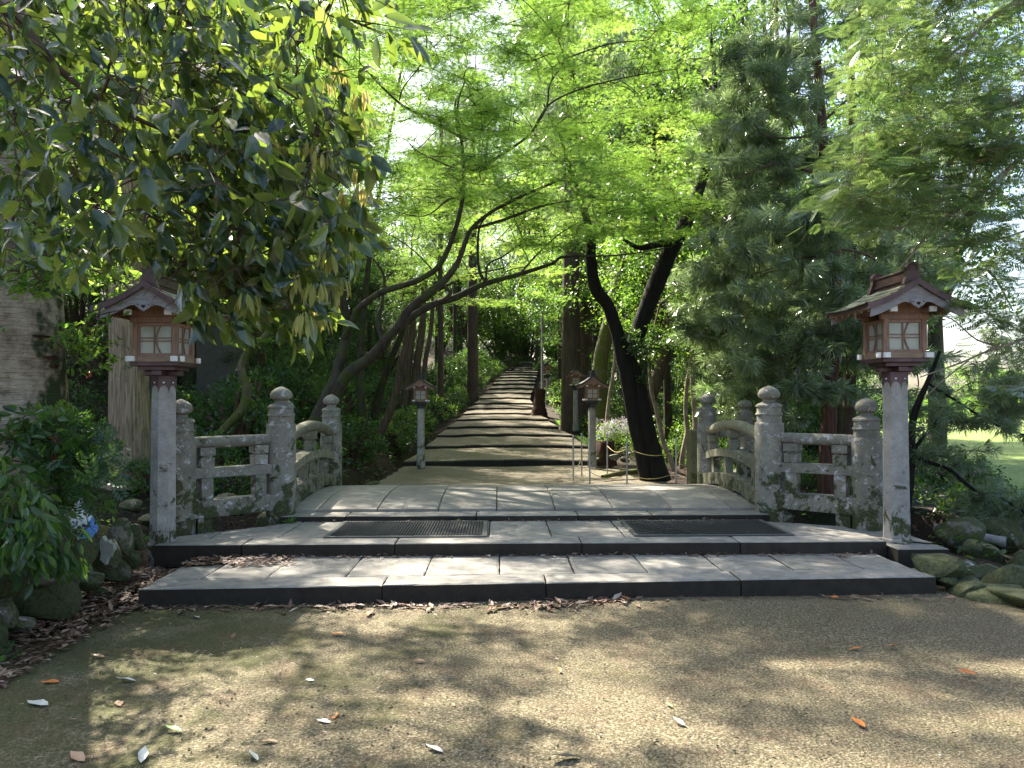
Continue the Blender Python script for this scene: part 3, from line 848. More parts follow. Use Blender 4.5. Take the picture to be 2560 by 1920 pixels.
floor_mat(None, 0.91, 2.39, 11.35, 12.25, 0.183, 'dark mat lying at the far end of the bridge, right one')

# railings -----------------------------------------------------------
def newel_profile(h, r):
    """h: height above its foot; onion finial on a ringed shaft"""
    s = r / 0.152
    b = h - 0.42 * s / s
    return [(r * 1.0, 0), (r * 1.0, b - .01), (r * .985, b), (r * .95, b + .012), (r * .86, b + .014), (r * .85, b + .095), (r * .94, b + .098), (r * .94, b + .112), (r * .85, b + .116),
            (r * .82, b + .182), (r * .90, b + .186), (r * .90, b + .203), (r * .80, b + .215), (r * .62, b + .228), (r * .46, b + .236), (r * .42, b + .262), (r * .50, b + .272),
            (r * .70, b + .29), (r * .765, b + .315), (r * .75, b + .34), (r * .64, b + .37), (r * .42, b + .395), (r * .2, b + .41), (r * .05, b + .42)]
def newel_part(root, x, y, z0, ztop, r):
    me = MB().lathe(newel_profile(ztop - z0, r), (x, y, z0), 26).mesh('newel_post', 'rail_stone', off=root.location)
    return part('newel_post', smooth_by_angle(me, 28), root)
def strut(mb, x, y, z0, z1, w, a, waist=True):
    """small stone support with a block on top, turned by the angle a"""
    c, s = math.cos(a), math.sin(a)
    def sq(hw, hd, za, zb):
        P = [(x + c * u - s * v, y + s * u + c * v) for u, v in ((-hw, -hd), (hw, -hd), (hw, hd), (-hw, hd))]
        mb.prism(P, za, zb)
    if waist:
        h = z1 - z0
        sq(w * .42, w * .36, z0, z0 + h * .5); sq(w * .30, w * .27, z0 + h * .502, z0 + h * .60); sq(w * .46, w * .40, z0 + h * .602, z1)
    else: sq(w * .40, w * .38, z0, z1)
def wing_railing(P0, P1, label, tops, base):
    """straight railing from the main newel P0 to the outer newel P1"""
    root = thing('stone_railing', (P0[0], P0[1], base), label, 'railing', 'stone railings of the bridge')
    o = root.location
    p0 = np.array(P0); p1 = np.array(P1); d = (p1 - p0) / np.linalg.norm(p1 - p0); a = math.atan2(d[1], d[0])
    L = np.linalg.norm(p1 - p0); q0 = p0 + d * 0.12; q1 = p1 - d * 0.10
    def at3(p, z): return (p[0], p[1], z)
    V, F, _ = tube([at3(q0, 1.13), at3((q0 + q1) / 2, 1.128), at3(q1, 1.125)], [.062, .062, .062], 14, 3)
    part('top_rail', smooth_by_angle(mesh_np('top_rail', V - np.array(o), F, 'rail_stone'), 40), root)
    part('middle_rail', MB().obox(at3(q0, .815), at3(q1, .82), .13, .10).mesh('middle_rail', 'rail_stone', off=o), root)
    mb = MB().obox(at3(q0, .455), at3(q1, .46), .19, .17)
    part('bottom_rail', mb.mesh('bottom_rail', 'rail_stone', off=o), root)
    for f in (.26, L - .25):
        c = p0 + d * f
        mb = MB(); strut(mb, c[0], c[1], .872, 1.075, .17, a); part('strut', mb.mesh('strut', 'rail_stone', off=o), root)
        mb = MB(); strut(mb, c[0], c[1], .546, .764, .15, a, False); part('strut', mb.mesh('strut', 'rail_stone', off=o), root)
    for f in (L - .22,):
        c = p0 + d * f
        mb = MB(); strut(mb, c[0], c[1], .2, .368, .18, a, False); part('foot_block', mb.mesh('foot_block', 'rail_stone', off=o), root)
    newel_part(root, P1[0], P1[1], .2, 1.567, .146)
    return root
def arch_railing(x, label, y0=8.52, y1=11.0, tops=(1.705, 1.64)):
    root = thing('stone_railing', (x, y0, .3), label, 'railing', 'stone railings of the bridge')
    o = root.location
    def arc(za, rise, n=11, m=.1):
        return [(x, y, za + rise * math.sin(math.pi * (y - y0) / (y1 - y0))) for y in np.linspace(y0 + m, y1 - m, n)]
    V, F, _ = tube(arc(1.085, .145), [.068] * 11, 14, 2)
    part('top_rail', smooth_by_angle(mesh_np('top_rail', V - np.array(o), F, 'arch_rail_stone'), 40), root)
    for nm, za, rise, w, h in (('middle_rail', .745, .125, .15, .10), ('bottom_rail', .40, .105, .21, .19)):
        V = []
        A = arc(za, rise, 15, .08)
        for k, p in enumerate(A):
            cut = 0
            if nm == 'bottom_rail' and k in (2, 3, 4, 5, 9, 10, 11, 12): cut = .035
            V += [(x - w / 2, p[1], p[2] - h / 2 + cut), (x - w / 2, p[1], p[2] + h / 2), (x + w / 2, p[1], p[2] + h / 2), (x + w / 2, p[1], p[2] - h / 2 + cut)]
        n = len(A)
        F = [[k * 4 + q, k * 4 + (q + 1) % 4, (k + 1) * 4 + (q + 1) % 4, (k + 1) * 4 + q][::-1] for k in range(n - 1) for q in range(4)]
        F += [[0, 1, 2, 3], [(n - 1) * 4 + q for q in (3, 2, 1, 0)]]
        part(nm, MB().add(V, F).mesh(nm, 'arch_rail_stone', off=o), root)
    f = lambda y: math.sin(math.pi * (y - y0) / (y1 - y0))
    for y in (y0 + .22, y0 + 1.25, y1 - .24):
        mb = MB(); strut(mb, x, y, .79 + .125 * f(y) , 1.02 + .145 * f(y), .17, math.pi / 2); part('strut', mb.mesh('strut', 'arch_rail_stone', off=o), root)
    for y in (y0 + .38, y0 + .95, y0 + 1.5, y0 + 2.05):
        mb = MB(); strut(mb, x, y, .49 + .105 * f(y), .70 + .125 * f(y), .13, math.pi / 2, False); part('baluster', mb.mesh('baluster', 'arch_rail_stone', off=o), root)
    newel_part(root, x, y0 - .04, .22, tops[0], .157)
    newel_part(root, x, y1, .2, tops[1], .15)
    return root
arch_railing(BC - 2.68, 'arched mossy stone railing with two onion topped posts on the left bridge side')
arch_railing(BC + 2.70, 'arched mossy stone railing with two onion topped posts on the right bridge side')
wing_railing((BC - 2.68, 8.48), (-3.17, 7.72), 'short straight stone railing from the bridge to the post behind the left lantern', None, .3)
wing_railing((BC + 2.70, 8.48), (3.74, 7.78), 'short straight stone railing from the bridge to the post beside the right lantern', None, .3)
for s, x, y, lb in ((1, 3.93, 12.25, 'short far bank stone railing, its post seen behind the right arched railing'), (-1, -3.35, 12.2, 'short far bank stone railing, its post peeking out behind the left arched railing')):
    root = thing('stone_railing', (x, y, .2), lb, 'railing', 'stone railings of the bridge')
    newel_part(root, x, y, .1, 1.56, .14)
    p0 = (BC + s * 2.72, 11.05); p1 = (x, y)
    V, F, _ = tube([(p0[0] + s * .15, p0[1] + .14, 1.05), (p1[0], p1[1], 1.04)], [.06, .06], 12, 2)
    part('top_rail', mesh_np('top_rail', V - np.array(root.location), F, 'rail_stone', None, True), root)
    part('middle_rail', MB().obox((p0[0] + s * .12, p0[1] + .12, .74), (p1[0], p1[1], .74), .12, .1).mesh('middle_rail', 'rail_stone', off=root.location), root)
    part('bottom_rail', MB().obox((p0[0] + s * .12, p0[1] + .12, .36), (p1[0], p1[1], .36), .18, .18).mesh('bottom_rail', 'rail_stone', off=root.location), root)

# ------------------------------------------------------------------ lanterns
def heart(cx, cz, s, y, n=14):
    P = []
    for k in range(n):
        t = 2 * math.pi * k / n
        P.append((cx + s * .5 * math.sin(t) ** 3, y, cz + s * .5 * (13 * math.cos(t) - 5 * math.cos(2 * t) - 2 * math.cos(3 * t) - math.cos(4 * t)) / 16))
    return P
def plate(mb, outline, y0, y1):
    """plate with the outline (x, z), from y0 to y1, triangulated as a fan strip between top and bottom halves"""
    n = len(outline)
    V = [(x, y0, z) for x, z in outline] + [(x, y1, z) for x, z in outline]
    F = [list(range(n)), [n + i for i in range(n)][::-1]] + [[i, (i + 1) % n, n + (i + 1) % n, n + i][::-1] for i in range(n)]
    mb.add(V, F)
def roof_z(x, peak, eave, hw):
    t = abs(x) / hw
    return eave + (peak - eave) * (1 - t) ** 1.42
def lantern(loc, label, scale=1.0, post_h=1.83, kind='near', group='wooden lanterns on stone posts', rz=0.0):
    root = thing('lantern', loc, label, 'lantern', group, rz, scale)
    near = kind == 'near'
    copper = 'copper_brown' if near else 'dark_copper'
    # post
    r = .118
    H = post_h
    prof = [(r * 1.16, -.03), (r * 1.15, .25), (r * 1.12, .262), (r * 1.02, .264), (r * .93, H - .03)]
    part('post', MB().lathe(prof, (0, 0, 0), 8, 0.0).mesh('post', 'granite'), root)
    # scalloped metal collar
    mb = MB(); rc = r * .99; fc8 = 8
    for k in range(fc8):
        a0, a1 = k * math.pi / 4, (k + 1) * math.pi / 4
        A = np.array([rc * math.cos(a0), rc * math.sin(a0), 0]); B = np.array([rc * math.cos(a1), rc * math.sin(a1), 0])
        zt, zn, zt2 = H, H - .085, H - .155
        pts = [A + [0, 0, zt2]] + [A * (1 - q) + B * q + [0, 0, zt2 + (zn - zt2) * math.sin(math.pi * q) ** .55] for q in (.12, .3, .5, .7, .88)] + [B + [0, 0, zt2], B + [0, 0, zt], A + [0, 0, zt]]
        mb.add(pts, [list(range(len(pts)))])
    part('collar', mb.mesh('collar', copper), root)
    if near:
        mb = MB()
        for k in range(fc8):
            a = math.pi / 4 * (k + .5); rr = rc * math.cos(math.pi / 8) + .004
            c = np.array([rr * math.cos(a), rr * math.sin(a), H - .062]); tx = np.array([-math.sin(a), math.cos(a), 0])
            P = [c + tx * p[0] + np.array([0, 0, p[2]]) for p in heart(0, 0, .02, 0, 10)]
            mb.add(P, [list(range(10))])
        part('heart_mark', mb.mesh('heart_mark', 'white_paint'), root)
    # bracket and tray
    z = H
    mb = MB().box(-.16, .16, -.045, .045, z, z + .05, .006).box(-.045, .045, -.16, .16, z + .001, z + .049, .006)
    mb.box(-.165, .165, -.165, .165, z + .051, z + .085)
    part('bracket', mb.mesh('bracket', copper), root)
    part('tray', MB().box(-.215, .215, -.215, .215, z + .086, z + .122, .004).mesh('tray', copper), root)
    zs = z + .123
    for s in (-1, 1):
        part('sill_beam', MB().box(-.235, .235, s * .188 - .022, s * .188 + .022, zs, zs + .05, .002).mesh('sill_beam', 'lantern_beam'), root)
        part('sill_beam', MB().box(s * .188 - .022, s * .188 + .022, -.165, .165, zs + .001, zs + .049, .002).mesh('sill_beam', 'lantern_beam'), root)
        for t in (-1, 1):
            part('beam_cap', MB().box(s * .19 - .026, s * .19 + .026, t * .236 - .018, t * .236 + .018, zs + .0025, zs + .0505, .002).mesh('beam_cap', 'white_paint'), root)
            part('beam_cap', MB().box(t * .246 - .012, t * .246 + .012, s * .188 - .023, s * .188 + .023, zs + .003, zs + .0515, .002).mesh('beam_cap', 'white_paint'), root)
    # box
    z0, z1 = zs + .051, z + .50
    for sx in (-1, 1):
        for sy in (-1, 1):
            part('corner_post', MB().box(sx * .178 - .022, sx * .178 + .022, sy * .178 - .022, sy * .178 + .022, z0, z1, .003).mesh('corner_post', 'lantern_wood'), root)
    for s, ax in ((-1, 'y'), (1, 'y'), (-1, 'x'), (1, 'x')):
        def bx(mb, u0, u1, w0, w1, za, zb, b=0.0):
            if ax == 'y': mb.box(u0, u1, min(s * w0, s * w1), max(s * w0, s * w1), za, zb, b)
            else: mb.box(min(s * w0, s * w1), max(s * w0, s * w1), u0, u1, za, zb, b)
            return mb
        wf = part('window', bx(bx(bx(bx(MB(), -.155, .155, .165, .19, z0, z0 + .028), -.155, .155, .165, .19, z1 - .05, z1 - .022), -.155, -.143, .165, .188, z0 + .028, z1 - .05), .143, .155, .165, .188, z0 + .028, z1 - .05).mesh('window', 'lantern_wood'), root)
        part('pane', bx(MB(), -.155, .155, .16, .168, z0 + .02, z1 - .03).mesh('pane', 'milky_pane'), wf)
        zm = (z0 + z1 - .02) / 2
        if near:
            for off in (-.014, .014):
                part('lattice_bar', bx(MB(), -.155, .155, .171, .181, zm + off - .005, zm + off + .005).mesh('lattice_bar', 'lantern_wood'), wf)
            part('lattice_bar', bx(MB(), -.018, -.009, .171, .183, z0 + .028, z1 - .05).mesh('lattice_bar', 'lantern_wood'), wf)
            # the bowed bar
            V = []; n = 9
            for k in range(n):
                q = k / (n - 1); zz_ = z0 + .028 + (z1 - .05 - z0 - .028) * q
                u = .030 - .040 * math.sin(math.pi * q) + .012
                for du, dw in ((-.006, .172), (.006, .172), (.006, .182), (-.006, .182)):
                    V.append((u + du, s * dw, zz_) if ax == 'y' else (s * dw, u + du, zz_))
            F = [[k * 4 + w, k * 4 + (w + 1) % 4, (k + 1) * 4 + (w + 1) % 4, (k + 1) * 4 + w] for k in range(n - 1) for w in range(4)]
            part('lattice_bar', MB().add(V, F).mesh('lattice_bar', 'lantern_wood'), wf)
        else:
            part('lattice_bar', bx(MB(), -.155, .155, .171, .182, zm - .009, zm + .009).mesh('lattice_bar', 'lantern_wood'), wf)
            part('lattice_bar', bx(MB(), -.010, .010, .171, .183, z0 + .028, z1 - .05).mesh('lattice_bar', 'lantern_wood'), wf)
    for s in (-1, 1):
        part('top_plate', MB().box(-.22, .22, s * .178 - .024, s * .178 + .024, z1 - .02, z1 + .035, .003).mesh('top_plate', 'lantern_wood'), root)
        part('purlin', MB().box(s * .178 - .026, s * .178 + .026, -.33, .33, z1 + .036, z1 + .08, .003).mesh('purlin', 'lantern_wood'), root)
        for t in (-1, 1):
            part('purlin_cap', MB().box(s * .178 - .032, s * .178 + .032, t * .338 - .01, t * .338 + .01, z1 + .034, z1 + .083, .002).mesh('purlin_cap', 'white_paint'), root)
    # gable infill
    hw, eave, peak = .455, z + .580, z + (.80 if near else .86)
    mb = MB()
    top = [(x, roof_z(x, peak, eave, hw) - .06) for x in np.linspace(-.2, .2, 9)]
    for yy in (-.2, .19):
        mb = MB(); plate(mb, [(-.2, z1 + .036)] + [(.2, z1 + .036)] + top[::-1], yy, yy + .01)
        part('gable_panel', mb.mesh('gable_panel', 'lantern_wood'), root)
    # roof shell in overlapping courses
    nx = 26; hd = .42
    lift = lambda y: .02 * (abs(y) / hd) ** 2
    X = np.linspace(-hw, hw, nx); Y = np.linspace(-hd, hd, 5)
    V = []; 
    for off in (0, -.03):
        for y in Y:
            for x in X: V.append((x, y, roof_z(x, peak, eave, hw) + off + lift(y)))
    ny = len(Y); F = []
    idx = lambda o, j, i: o * nx * ny + j * nx + i
    for j in range(ny - 1):
        for i in range(nx - 1):
            F.append([idx(0, j, i), idx(0, j, i + 1), idx(0, j + 1, i + 1), idx(0, j + 1, i)])
            F.append([idx(1, j, i), idx(1, j, i + 1), idx(1, j + 1, i + 1), idx(1, j + 1, i)][::-1])
    for i in range(nx - 1):
        F.append([idx(0, 0, i + 1), idx(0, 0, i), idx(1, 0, i), idx(1, 0, i + 1)]); F.append([idx(0, ny - 1, i), idx(0, ny - 1, i + 1), idx(1, ny - 1, i + 1), idx(1, ny - 1, i)])
    for j in range(ny - 1):
        F.append([idx(0, j, 0), idx(0, j + 1, 0), idx(1, j + 1, 0), idx(1, j, 0)]); F.append([idx(0, j + 1, nx - 1), idx(0, j, nx - 1), idx(1, j, nx - 1), idx(1, j + 1, nx - 1)])
    roof = part('roof', smooth_by_angle(MB().add(V, F).mesh('roof', copper), 40), root)
    # courses: thin sheets stepping down the slope, each side
    nc = 6 if near else 3
    cuts = np.linspace(.03, hw + .012, nc + 1)
    for s in (-1, 1):
        for a, b in zip(cuts[:-1], cuts[1:]):
            V = []; k = 5
            for y in Y * 1.01:
                for q in np.linspace(0, 1, k):
                    x = a + (b + .006 - a) * q
                    V.append((s * x, y, roof_z(min(x, hw), peak, eave, hw) + lift(y) + .003 + .008 * q))
            F = [[j * k + i, j * k + i + 1, (j + 1) * k + i + 1, (j + 1) * k + i] for j in range(ny - 1) for i in range(k - 1)]
            o2 = len(V)
            for y in Y * 1.01:
                x = b + .006; zz_ = roof_z(min(x, hw), peak, eave, hw) + lift(y)
                V.append((s * x, y, zz_ + .0005))
            F += [[j * k + k - 1, (j + 1) * k + k - 1, o2 + j + 1, o2 + j] for j in range(ny - 1)]
            part('roof_course', smooth_by_angle(MB().add(V, F).mesh('roof_course', 'copper_green' if near else 'dark_copper'), 30), roof)
    # thick verge boards on both gables
    for s in (-1, 1):
        for nm, inner, outer, dy0, dy1, mt in (('verge', .005, -.052, .0, .022, copper), ('gable_board', -.050, -.125, -.030, -.012, 'pale_board' if near else 'lantern_wood')):
            mb = MB(); Xs = np.linspace(-hw * (1 if nm == 'verge' else .92), hw * (1 if nm == 'verge' else .92), 29)
            ti = [(x, roof_z(x, peak, eave, hw) + inner + .02) for x in Xs]
            lo = []
            for x in Xs:
                zlow = roof_z(x, peak, eave, hw) + outer + .02
                if nm == 'gable_board' and abs(x) < .19: zlow = min(zlow, eave + .02 + (.012 if abs(x) > .06 else 0))
                lo.append((x, zlow))
            n = len(Xs)
            ya, yb = s * (hd + dy0), s * (hd + dy1)
            V = [(x, ya, zz_) for x, zz_ in ti] + [(x, ya, zz_) for x, zz_ in lo] + [(x, yb, zz_) for x, zz_ in ti] + [(x, yb, zz_) for x, zz_ in lo]
            F = []
            for i in range(n - 1):
                F += [[i, i + 1, n + i + 1, n + i], [2 * n + i, 3 * n + i, 3 * n + i + 1, 2 * n + i + 1], [i, 2 * n + i, 2 * n + i + 1, i + 1], [n + i, n + i + 1, 3 * n + i + 1, 3 * n + i]]
            F += [[0, n, 3 * n, 2 * n], [n - 1, 3 * n - 1, 4 * n - 1, 2 * n - 1][::-1]]
            F[-1] = [n - 1, 2 * n - 1, 4 * n - 1, 3 * n - 1]
            part(nm, MB().add(V, F).mesh(nm, mt), root)
        # pendant
        P = [(-.07, eave + .045), (-.062, eave + .02), (-.038, eave - .002), (-.018, eave - .012), (0, eave - .026), (.018, eave - .012), (.038, eave - .002), (.062, eave + .02), (.07, eave + .045), (0, eave + .075)]
        mb = MB(); plate(mb, P, s * (hd - .011), s * (hd + .006))
        pen = part('pendant', mb.mesh('pendant', 'pale_board' if near else 'lantern_wood'), root)
        if near:
            mb = MB(); yy = s * (hd + .009)  # flat black shapes stand for the shade in the cut heart and dots
            hp = heart(0, eave + .018, .036, yy); mb.add(hp, [list(range(len(hp)))])
            for dx in (-.048, .048): mb.add([(dx + .006 * math.cos(q), yy, eave + .032 + .006 * math.sin(q)) for q in np.linspace(0, 2 * math.pi, 9)[:-1]], [list(range(8))])
            part('heart_hole_shade', mb.mesh('heart_hole_shade', 'hole_shade'), pen)
    # rafters under the eaves with white ends
    if near:
        for s in (-1, 1):
            for y in np.linspace(-.33, .33, 6):
                x0, x1 = .20, .40
                p0 = (s * x0, y, roof_z(x0, peak, eave, hw) - .05); p1 = (s * x1, y, roof_z(x1, peak, eave, hw) - .045)
                rf = part('rafter', MB().obox(p0, p1, .018, .022).mesh('rafter', 'lantern_wood'), root)
                p2 = (s * (x1 + .004), y, p1[2] + .000)
                part('rafter_tip', MB().obox((s * (x1 + .0005), y, p1[2]), p2, .019, .024).mesh('rafter_tip', 'white_paint'), rf)
            part('eave_board', MB().obox((s * .43, -.40, eave - .022), (s * .43, .40, eave - .022), .03, .02).mesh('eave_board', 'lantern_wood'), root)
    # ridge with ornamental ends
    rh = .105
    part('ridge', MB().prism([(-.03, -.30), (.03, -.30), (.03, .30), (-.03, .30)], peak - .02, peak + rh, .004).box(-.042, .042, -.31, .31, peak + rh * .2, peak + rh * .35).box(-.04, .04, -.31, .31, peak + rh + .001, peak + rh + .018, .003).mesh('ridge', copper), root)
    for s in (-1, 1):
        P = [(-.085, peak - .065), (-.06, peak - .05), (-.05, peak - .015), (.05, peak - .015), (.06, peak - .05), (.085, peak - .065), (.085, peak - .015), (.062, peak + .045), (.05, peak + .10)]
        P += [(.056 * math.cos(a), peak + .125 + .056 * math.sin(a)) for a in np.linspace(.15, math.pi - .15, 9)]
        P += [(-.05, peak + .10), (-.062, peak + .045), (-.085, peak - .015)]
        # split into convex-ish fan through centre
        c = (0, peak + .05); n = len(P); ya, yb = s * .295, s * .35
        V = [(x, ya, zz_) for x, zz_ in P] + [(x, yb, zz_) for x, zz_ in P] + [(c[0], ya, c[1]), (c[0], yb, c[1])]
        F = [[i, (i + 1) % n, 2 * n] for i in range(n)] + [[n + (i + 1) % n, n + i, 2 * n + 1] for i in range(n)] + [[i, n + i, n + (i + 1) % n, (i + 1) % n] for i in range(n)]
        en = part('ridge_end', MB().add(V, F).mesh('ridge_end', copper), root)
        V, F, _ = tube([(.034 * math.cos(a), yb + s * .004, peak + .125 + .034 * math.sin(a)) for a in np.linspace(-.6, math.pi + .6, 14)], [.006] * 14, 5, 1, raw=True)
        part('ridge_scroll', mesh_np('ridge_scroll', V, F, copper, None, True), en)
    return root
lantern((-3.115, 7.2, -0.02), 'near wooden lantern on granite post at the left of the platform, roof behind hanging leaves', 1.0, 1.80)
lantern((3.72, 7.17, -0.01), 'near wooden lantern with greenish copper roof on granite post at the platform right end', 1.0, 1.815)
def small(u, v, D, label, s, h=1.83):
    p = at(u, v, D)
    return lantern(tuple(p), label, s, h, 'far')
L1 = small(1052, 1167, 15.5, 'small wooden lantern on a grey post alone at the left edge of the first step', .64, 1.93)
L2 = small(1480, 1166, 15.3, 'small brown lantern on a grey post right of the first step', .66, 1.86)
L3 = small(1439, 1076, 24.5, 'small lantern with a pale post in front of the big cedar trunk', .70, 1.92)
L4 = small(1369, 1013, 38.0, 'tiny distant lantern beside the stump, farthest up the stepped slope', .72, 1.95)
p = at(1356, 985, 36.0)
tag(part('utility_pole', MB().lathe([(.06, 0), (.055, 3.6), (.0, 3.62)], (0, 0, 0), 10).mesh('utility_pole', 'granite'), None, loc=tuple(p)), 'thin pale grey pole standing beside the farthest lantern', 'pole')

# ------------------------------------------------------------------ inscribed marker stone
mk = thing('marker_stone', (2.94, 11.75, .15), 'square mossy stone marker with carved characters beside the far right bridge post', 'stone marker')
part('shaft', MB().box(0.0, .30, 0, .30, 0, 1.0 - .07, .012).mesh('shaft', 'marker_stone'), mk)
for i, ch in enumerate('\u767d\u5c71\u6bd4\u54a9\u795e'):
    cu = bpy.data.curves.new('character', 'FONT'); cu.body = ch; cu.size = .125; cu.extrude = .001
    ob = bpy.data.objects.new('character', cu); COL.objects.link(ob)
    dg = bpy.context.evaluated_depsgraph_get()
    me = bpy.data.meshes.new_from_object(ob.evaluated_get(dg))
    bpy.data.objects.remove(ob)
    me.materials.clear(); me.materials.append(M['characters'])
    o = part('character', me, mk)
    o.rotation_euler = (math.radians(90), 0, 0); o.location = (.115, -.002, .60 - i * .125)

# ------------------------------------------------------------------ stakes with rope round the dark tree
STK = [(1433, 1199, 13.0), (1454, 1187, 13.8), (1474, 1208, 12.45), (1518, 1183, 14.2), (1567, 1208, 12.45), (1690, 1207, 12.6)]
names = ['leftmost', 'second from the left', 'third from the left, nearest the bridge', 'fourth from the left, set farther back', 'just left of the black forked trunk', 'rightmost, between the black trunk and the marker stone']
tops = []
for (u, v, D), nm in zip(STK, names):
    p = at(u, v, D)
    s = thing('metal_stake', tuple(p), 'thin grey metal stake holding a rope, ' + nm, 'stake', 'metal stakes round the forked tree')
    h = .72 + .02 * rs.rand()
    part('rod', MB().lathe([(.014, -.05), (.014, h), (.006, h + .008)], (0, 0, 0), 8).mesh('rod', 'galvanised'), s)
    part('ring', MB().lathe([(.02, h * .93), (.02, h * .95)], (0, 0, 0), 8).mesh('ring', 'galvanised'), s)
    tops.append(p)
def rope(P, lab):
    A = []
    for a, b in zip(P[:-1], P[1:]):
        for t in np.linspace(0, 1, 8)[:-1]: A.append(a * (1 - t) + b * t - np.array([0, 0, .09 * math.sin(math.pi * t)]))
    A.append(P[-1])
    V, F, _ = tube(A, [.006] * len(A), 5, 1, raw=True)
    tag(part('rope', mesh_np('rope', V, F, 'rope_yellow', None, True)), lab, 'rope')
up3 = lambda p, h: p + np.array([0, 0, h])
rope([up3(tops[0], .26), up3(tops[1], .30)], 'thin yellow rope sagging between the two leftmost stakes')
rope([up3(tops[3], .5), up3(tops[4], .56), up3(tops[5], .50)], 'thin yellow rope passing in front of the black trunk, upper one')
rope([up3(tops[2], .18), up3(tops[4], .14), up3(tops[5], .16)], 'thin yellow rope passing in front of the black trunk, lower one')
# ------------------------------------------------------------------ tree kit
def wmesh(name, V, F, mat, root, rnd=None, smooth=True, kind=None, label=None):
    V = np.asarray(V) - np.array(root.location)
    return part(name, mesh_np(name, V, F, mat, rnd, smooth), root, label, kind)
def limb(root, pts, mat, name='branch', sides=9, sub=5, wob=0.10):
    """pts: (u, v, D, width in photo pixels)"""
    P = [at(u, v, d) for u, v, d, w in pts]; R = [w / 2 / FPX * d for u, v, d, w in pts]
    V, F, sk = tube(P, R, sides, sub, wob)
    wmesh(name, V, F, mat, root)
    return sk
def twig_parts(root, segs, mat='twig_bark', r=0.006, name='twigs'):
    A, B = segs
    V, F, R = sticks(A, B, r, r * 0.35)
    wmesh(name, V, F, mat, root, None, False, 'stuff')
def connect(root, C, skel, mat='twig_bark', r=0.012, sides=5, name='boughs', maxlen=99):
    """curved boughs from the nearest point of the skeleton to every cluster centre, joined (too thin to pick apart)"""
    S = np.vstack([s[0] for s in skel]); VV, FF, o = [], [], 0
    C = np.asarray(C, float)
    dist = np.array([np.linalg.norm(S - c, axis=1).min() for c in C])
    for c in C[np.argsort(dist)]:
        d = np.linalg.norm(S - c, axis=1)
        i = int(np.argmin(d)); p = S[i]; L = d[i]
        if L > maxlen: continue
        mid1 = p + (c - p) * 0.35 + np.array([0, 0, 0.10 * L]) + rs.normal(size=3) * 0.07 * L
        mid2 = p + (c - p) * 0.7 + np.array([0, 0, 0.08 * L]) + rs.normal(size=3) * 0.07 * L
        rr = r * (0.5 + 0.5 * min(L, 2))
        V, F, _ = tube([p, mid1, mid2, c], [rr * 1.2, rr, rr * .7, rr * .4], sides, 3)
        VV.append(V); FF.append(F + o); o += len(V)
        S = np.vstack([S, mid2, c])
    if VV: wmesh(name, np.vstack(VV), np.vstack(FF), mat, root, None, True, 'stuff')
def clusters(boxes):
    C = []
    for u0, u1, v0, v1, d0, d1, n in boxes:
        u = u0 + (u1 - u0) * rs.rand(n); v = v0 + (v1 - v0) * rs.rand(n); d = d0 + (d1 - d0) * rs.rand(n)
        C += [at(a, b, c) for a, b, c in zip(u, v, d)]
    return np.array(C)
def no_cam(C, r=1.6): return C[np.linalg.norm(C - np.array([0, 0, CAM_Z]), axis=1) > r]

# ------------------------------------------------------------------ the maple that leans over the path
mp = thing('maple_tree', tuple(at(782, 1075, 12.0)), 'large mossy maple behind the left railing, limbs arching right over the path', 'tree', 'maples beside the path')
sk = []
L_ = lambda pts, nm='branch', mat='maple_bark', **k: sk.append(limb(mp, [(u, v, d, w * .86) for u, v, d, w in pts], mat, nm, **k))
L_([(766, 1105, 12.0, 54), (800, 1030, 12, 42), (836, 955, 12, 36), (846, 915, 12, 30), (866, 845, 12, 28), (868, 800, 11.9, 24), (856, 745, 11.8, 24), (850, 680, 11.6, 22), (862, 600, 11.4, 16), (900, 480, 11.2, 10)], 'trunk')
L_([(790, 1090, 12.05, 36), (838, 985, 12.0, 38), (870, 935, 11.9, 36), (918, 900, 11.8, 33), (950, 870, 11.6, 33), (972, 838, 11.5, 31)], 'trunk')
L_([(963, 850, 11.5, 30), (998, 812, 11.3, 24), (1024, 772, 11.2, 26), (1071, 734, 11.0, 24), (1110, 702, 10.9, 21), (1140, 665, 10.8, 17), (1157, 627, 10.7, 14), (1178, 574, 10.6, 12), (1229, 530, 10.4, 10), (1306, 490, 10.3, 9), (1390, 455, 10.2, 6)])
L_([(968, 842, 11.5, 28), (1030, 792, 11.6, 22), (1090, 758, 11.7, 21), (1136, 745, 11.8, 20), (1205, 712, 12, 16), (1301, 685, 12.1, 13), (1379, 660, 12.3, 10), (1412, 642, 12.4, 8), (1523, 640, 12.6, 5), (1600, 632, 12.8, 4), (1680, 618, 13, 3)])
L_([(860, 850, 12, 18), (883, 800, 11.7, 17), (895, 772, 11.6, 18), (952, 731, 11.3, 19), (995, 716, 11.2, 18), (1045, 700, 11.1, 17), (1100, 662, 11.0, 16), (1137, 580, 10.9, 14), (1157, 501, 10.8, 12), (1160, 440, 10.7, 10), (1157, 366, 10.6, 9), (1145, 270, 10.5, 7), (1165, 200, 10.4, 4)])
L_([(958, 852, 11.5, 20), (945, 800, 11.6, 17), (955, 760, 11.7, 11), (960, 690, 11.8, 8), (930, 640, 11.9, 5), (900, 590, 12, 3)])
L_([(1157, 345, 10.6, 8), (1110, 318, 10.5, 10), (1070, 299, 10.4, 9), (1030, 275, 10.3, 8), (1000, 257, 10.2, 7), (945, 205, 10.1, 5), (887, 140, 10, 3)])
L_([(1176, 574, 10.6, 9), (1258, 550, 10.6, 9), (1354, 516, 10.7, 7), (1440, 500, 10.9, 4)])
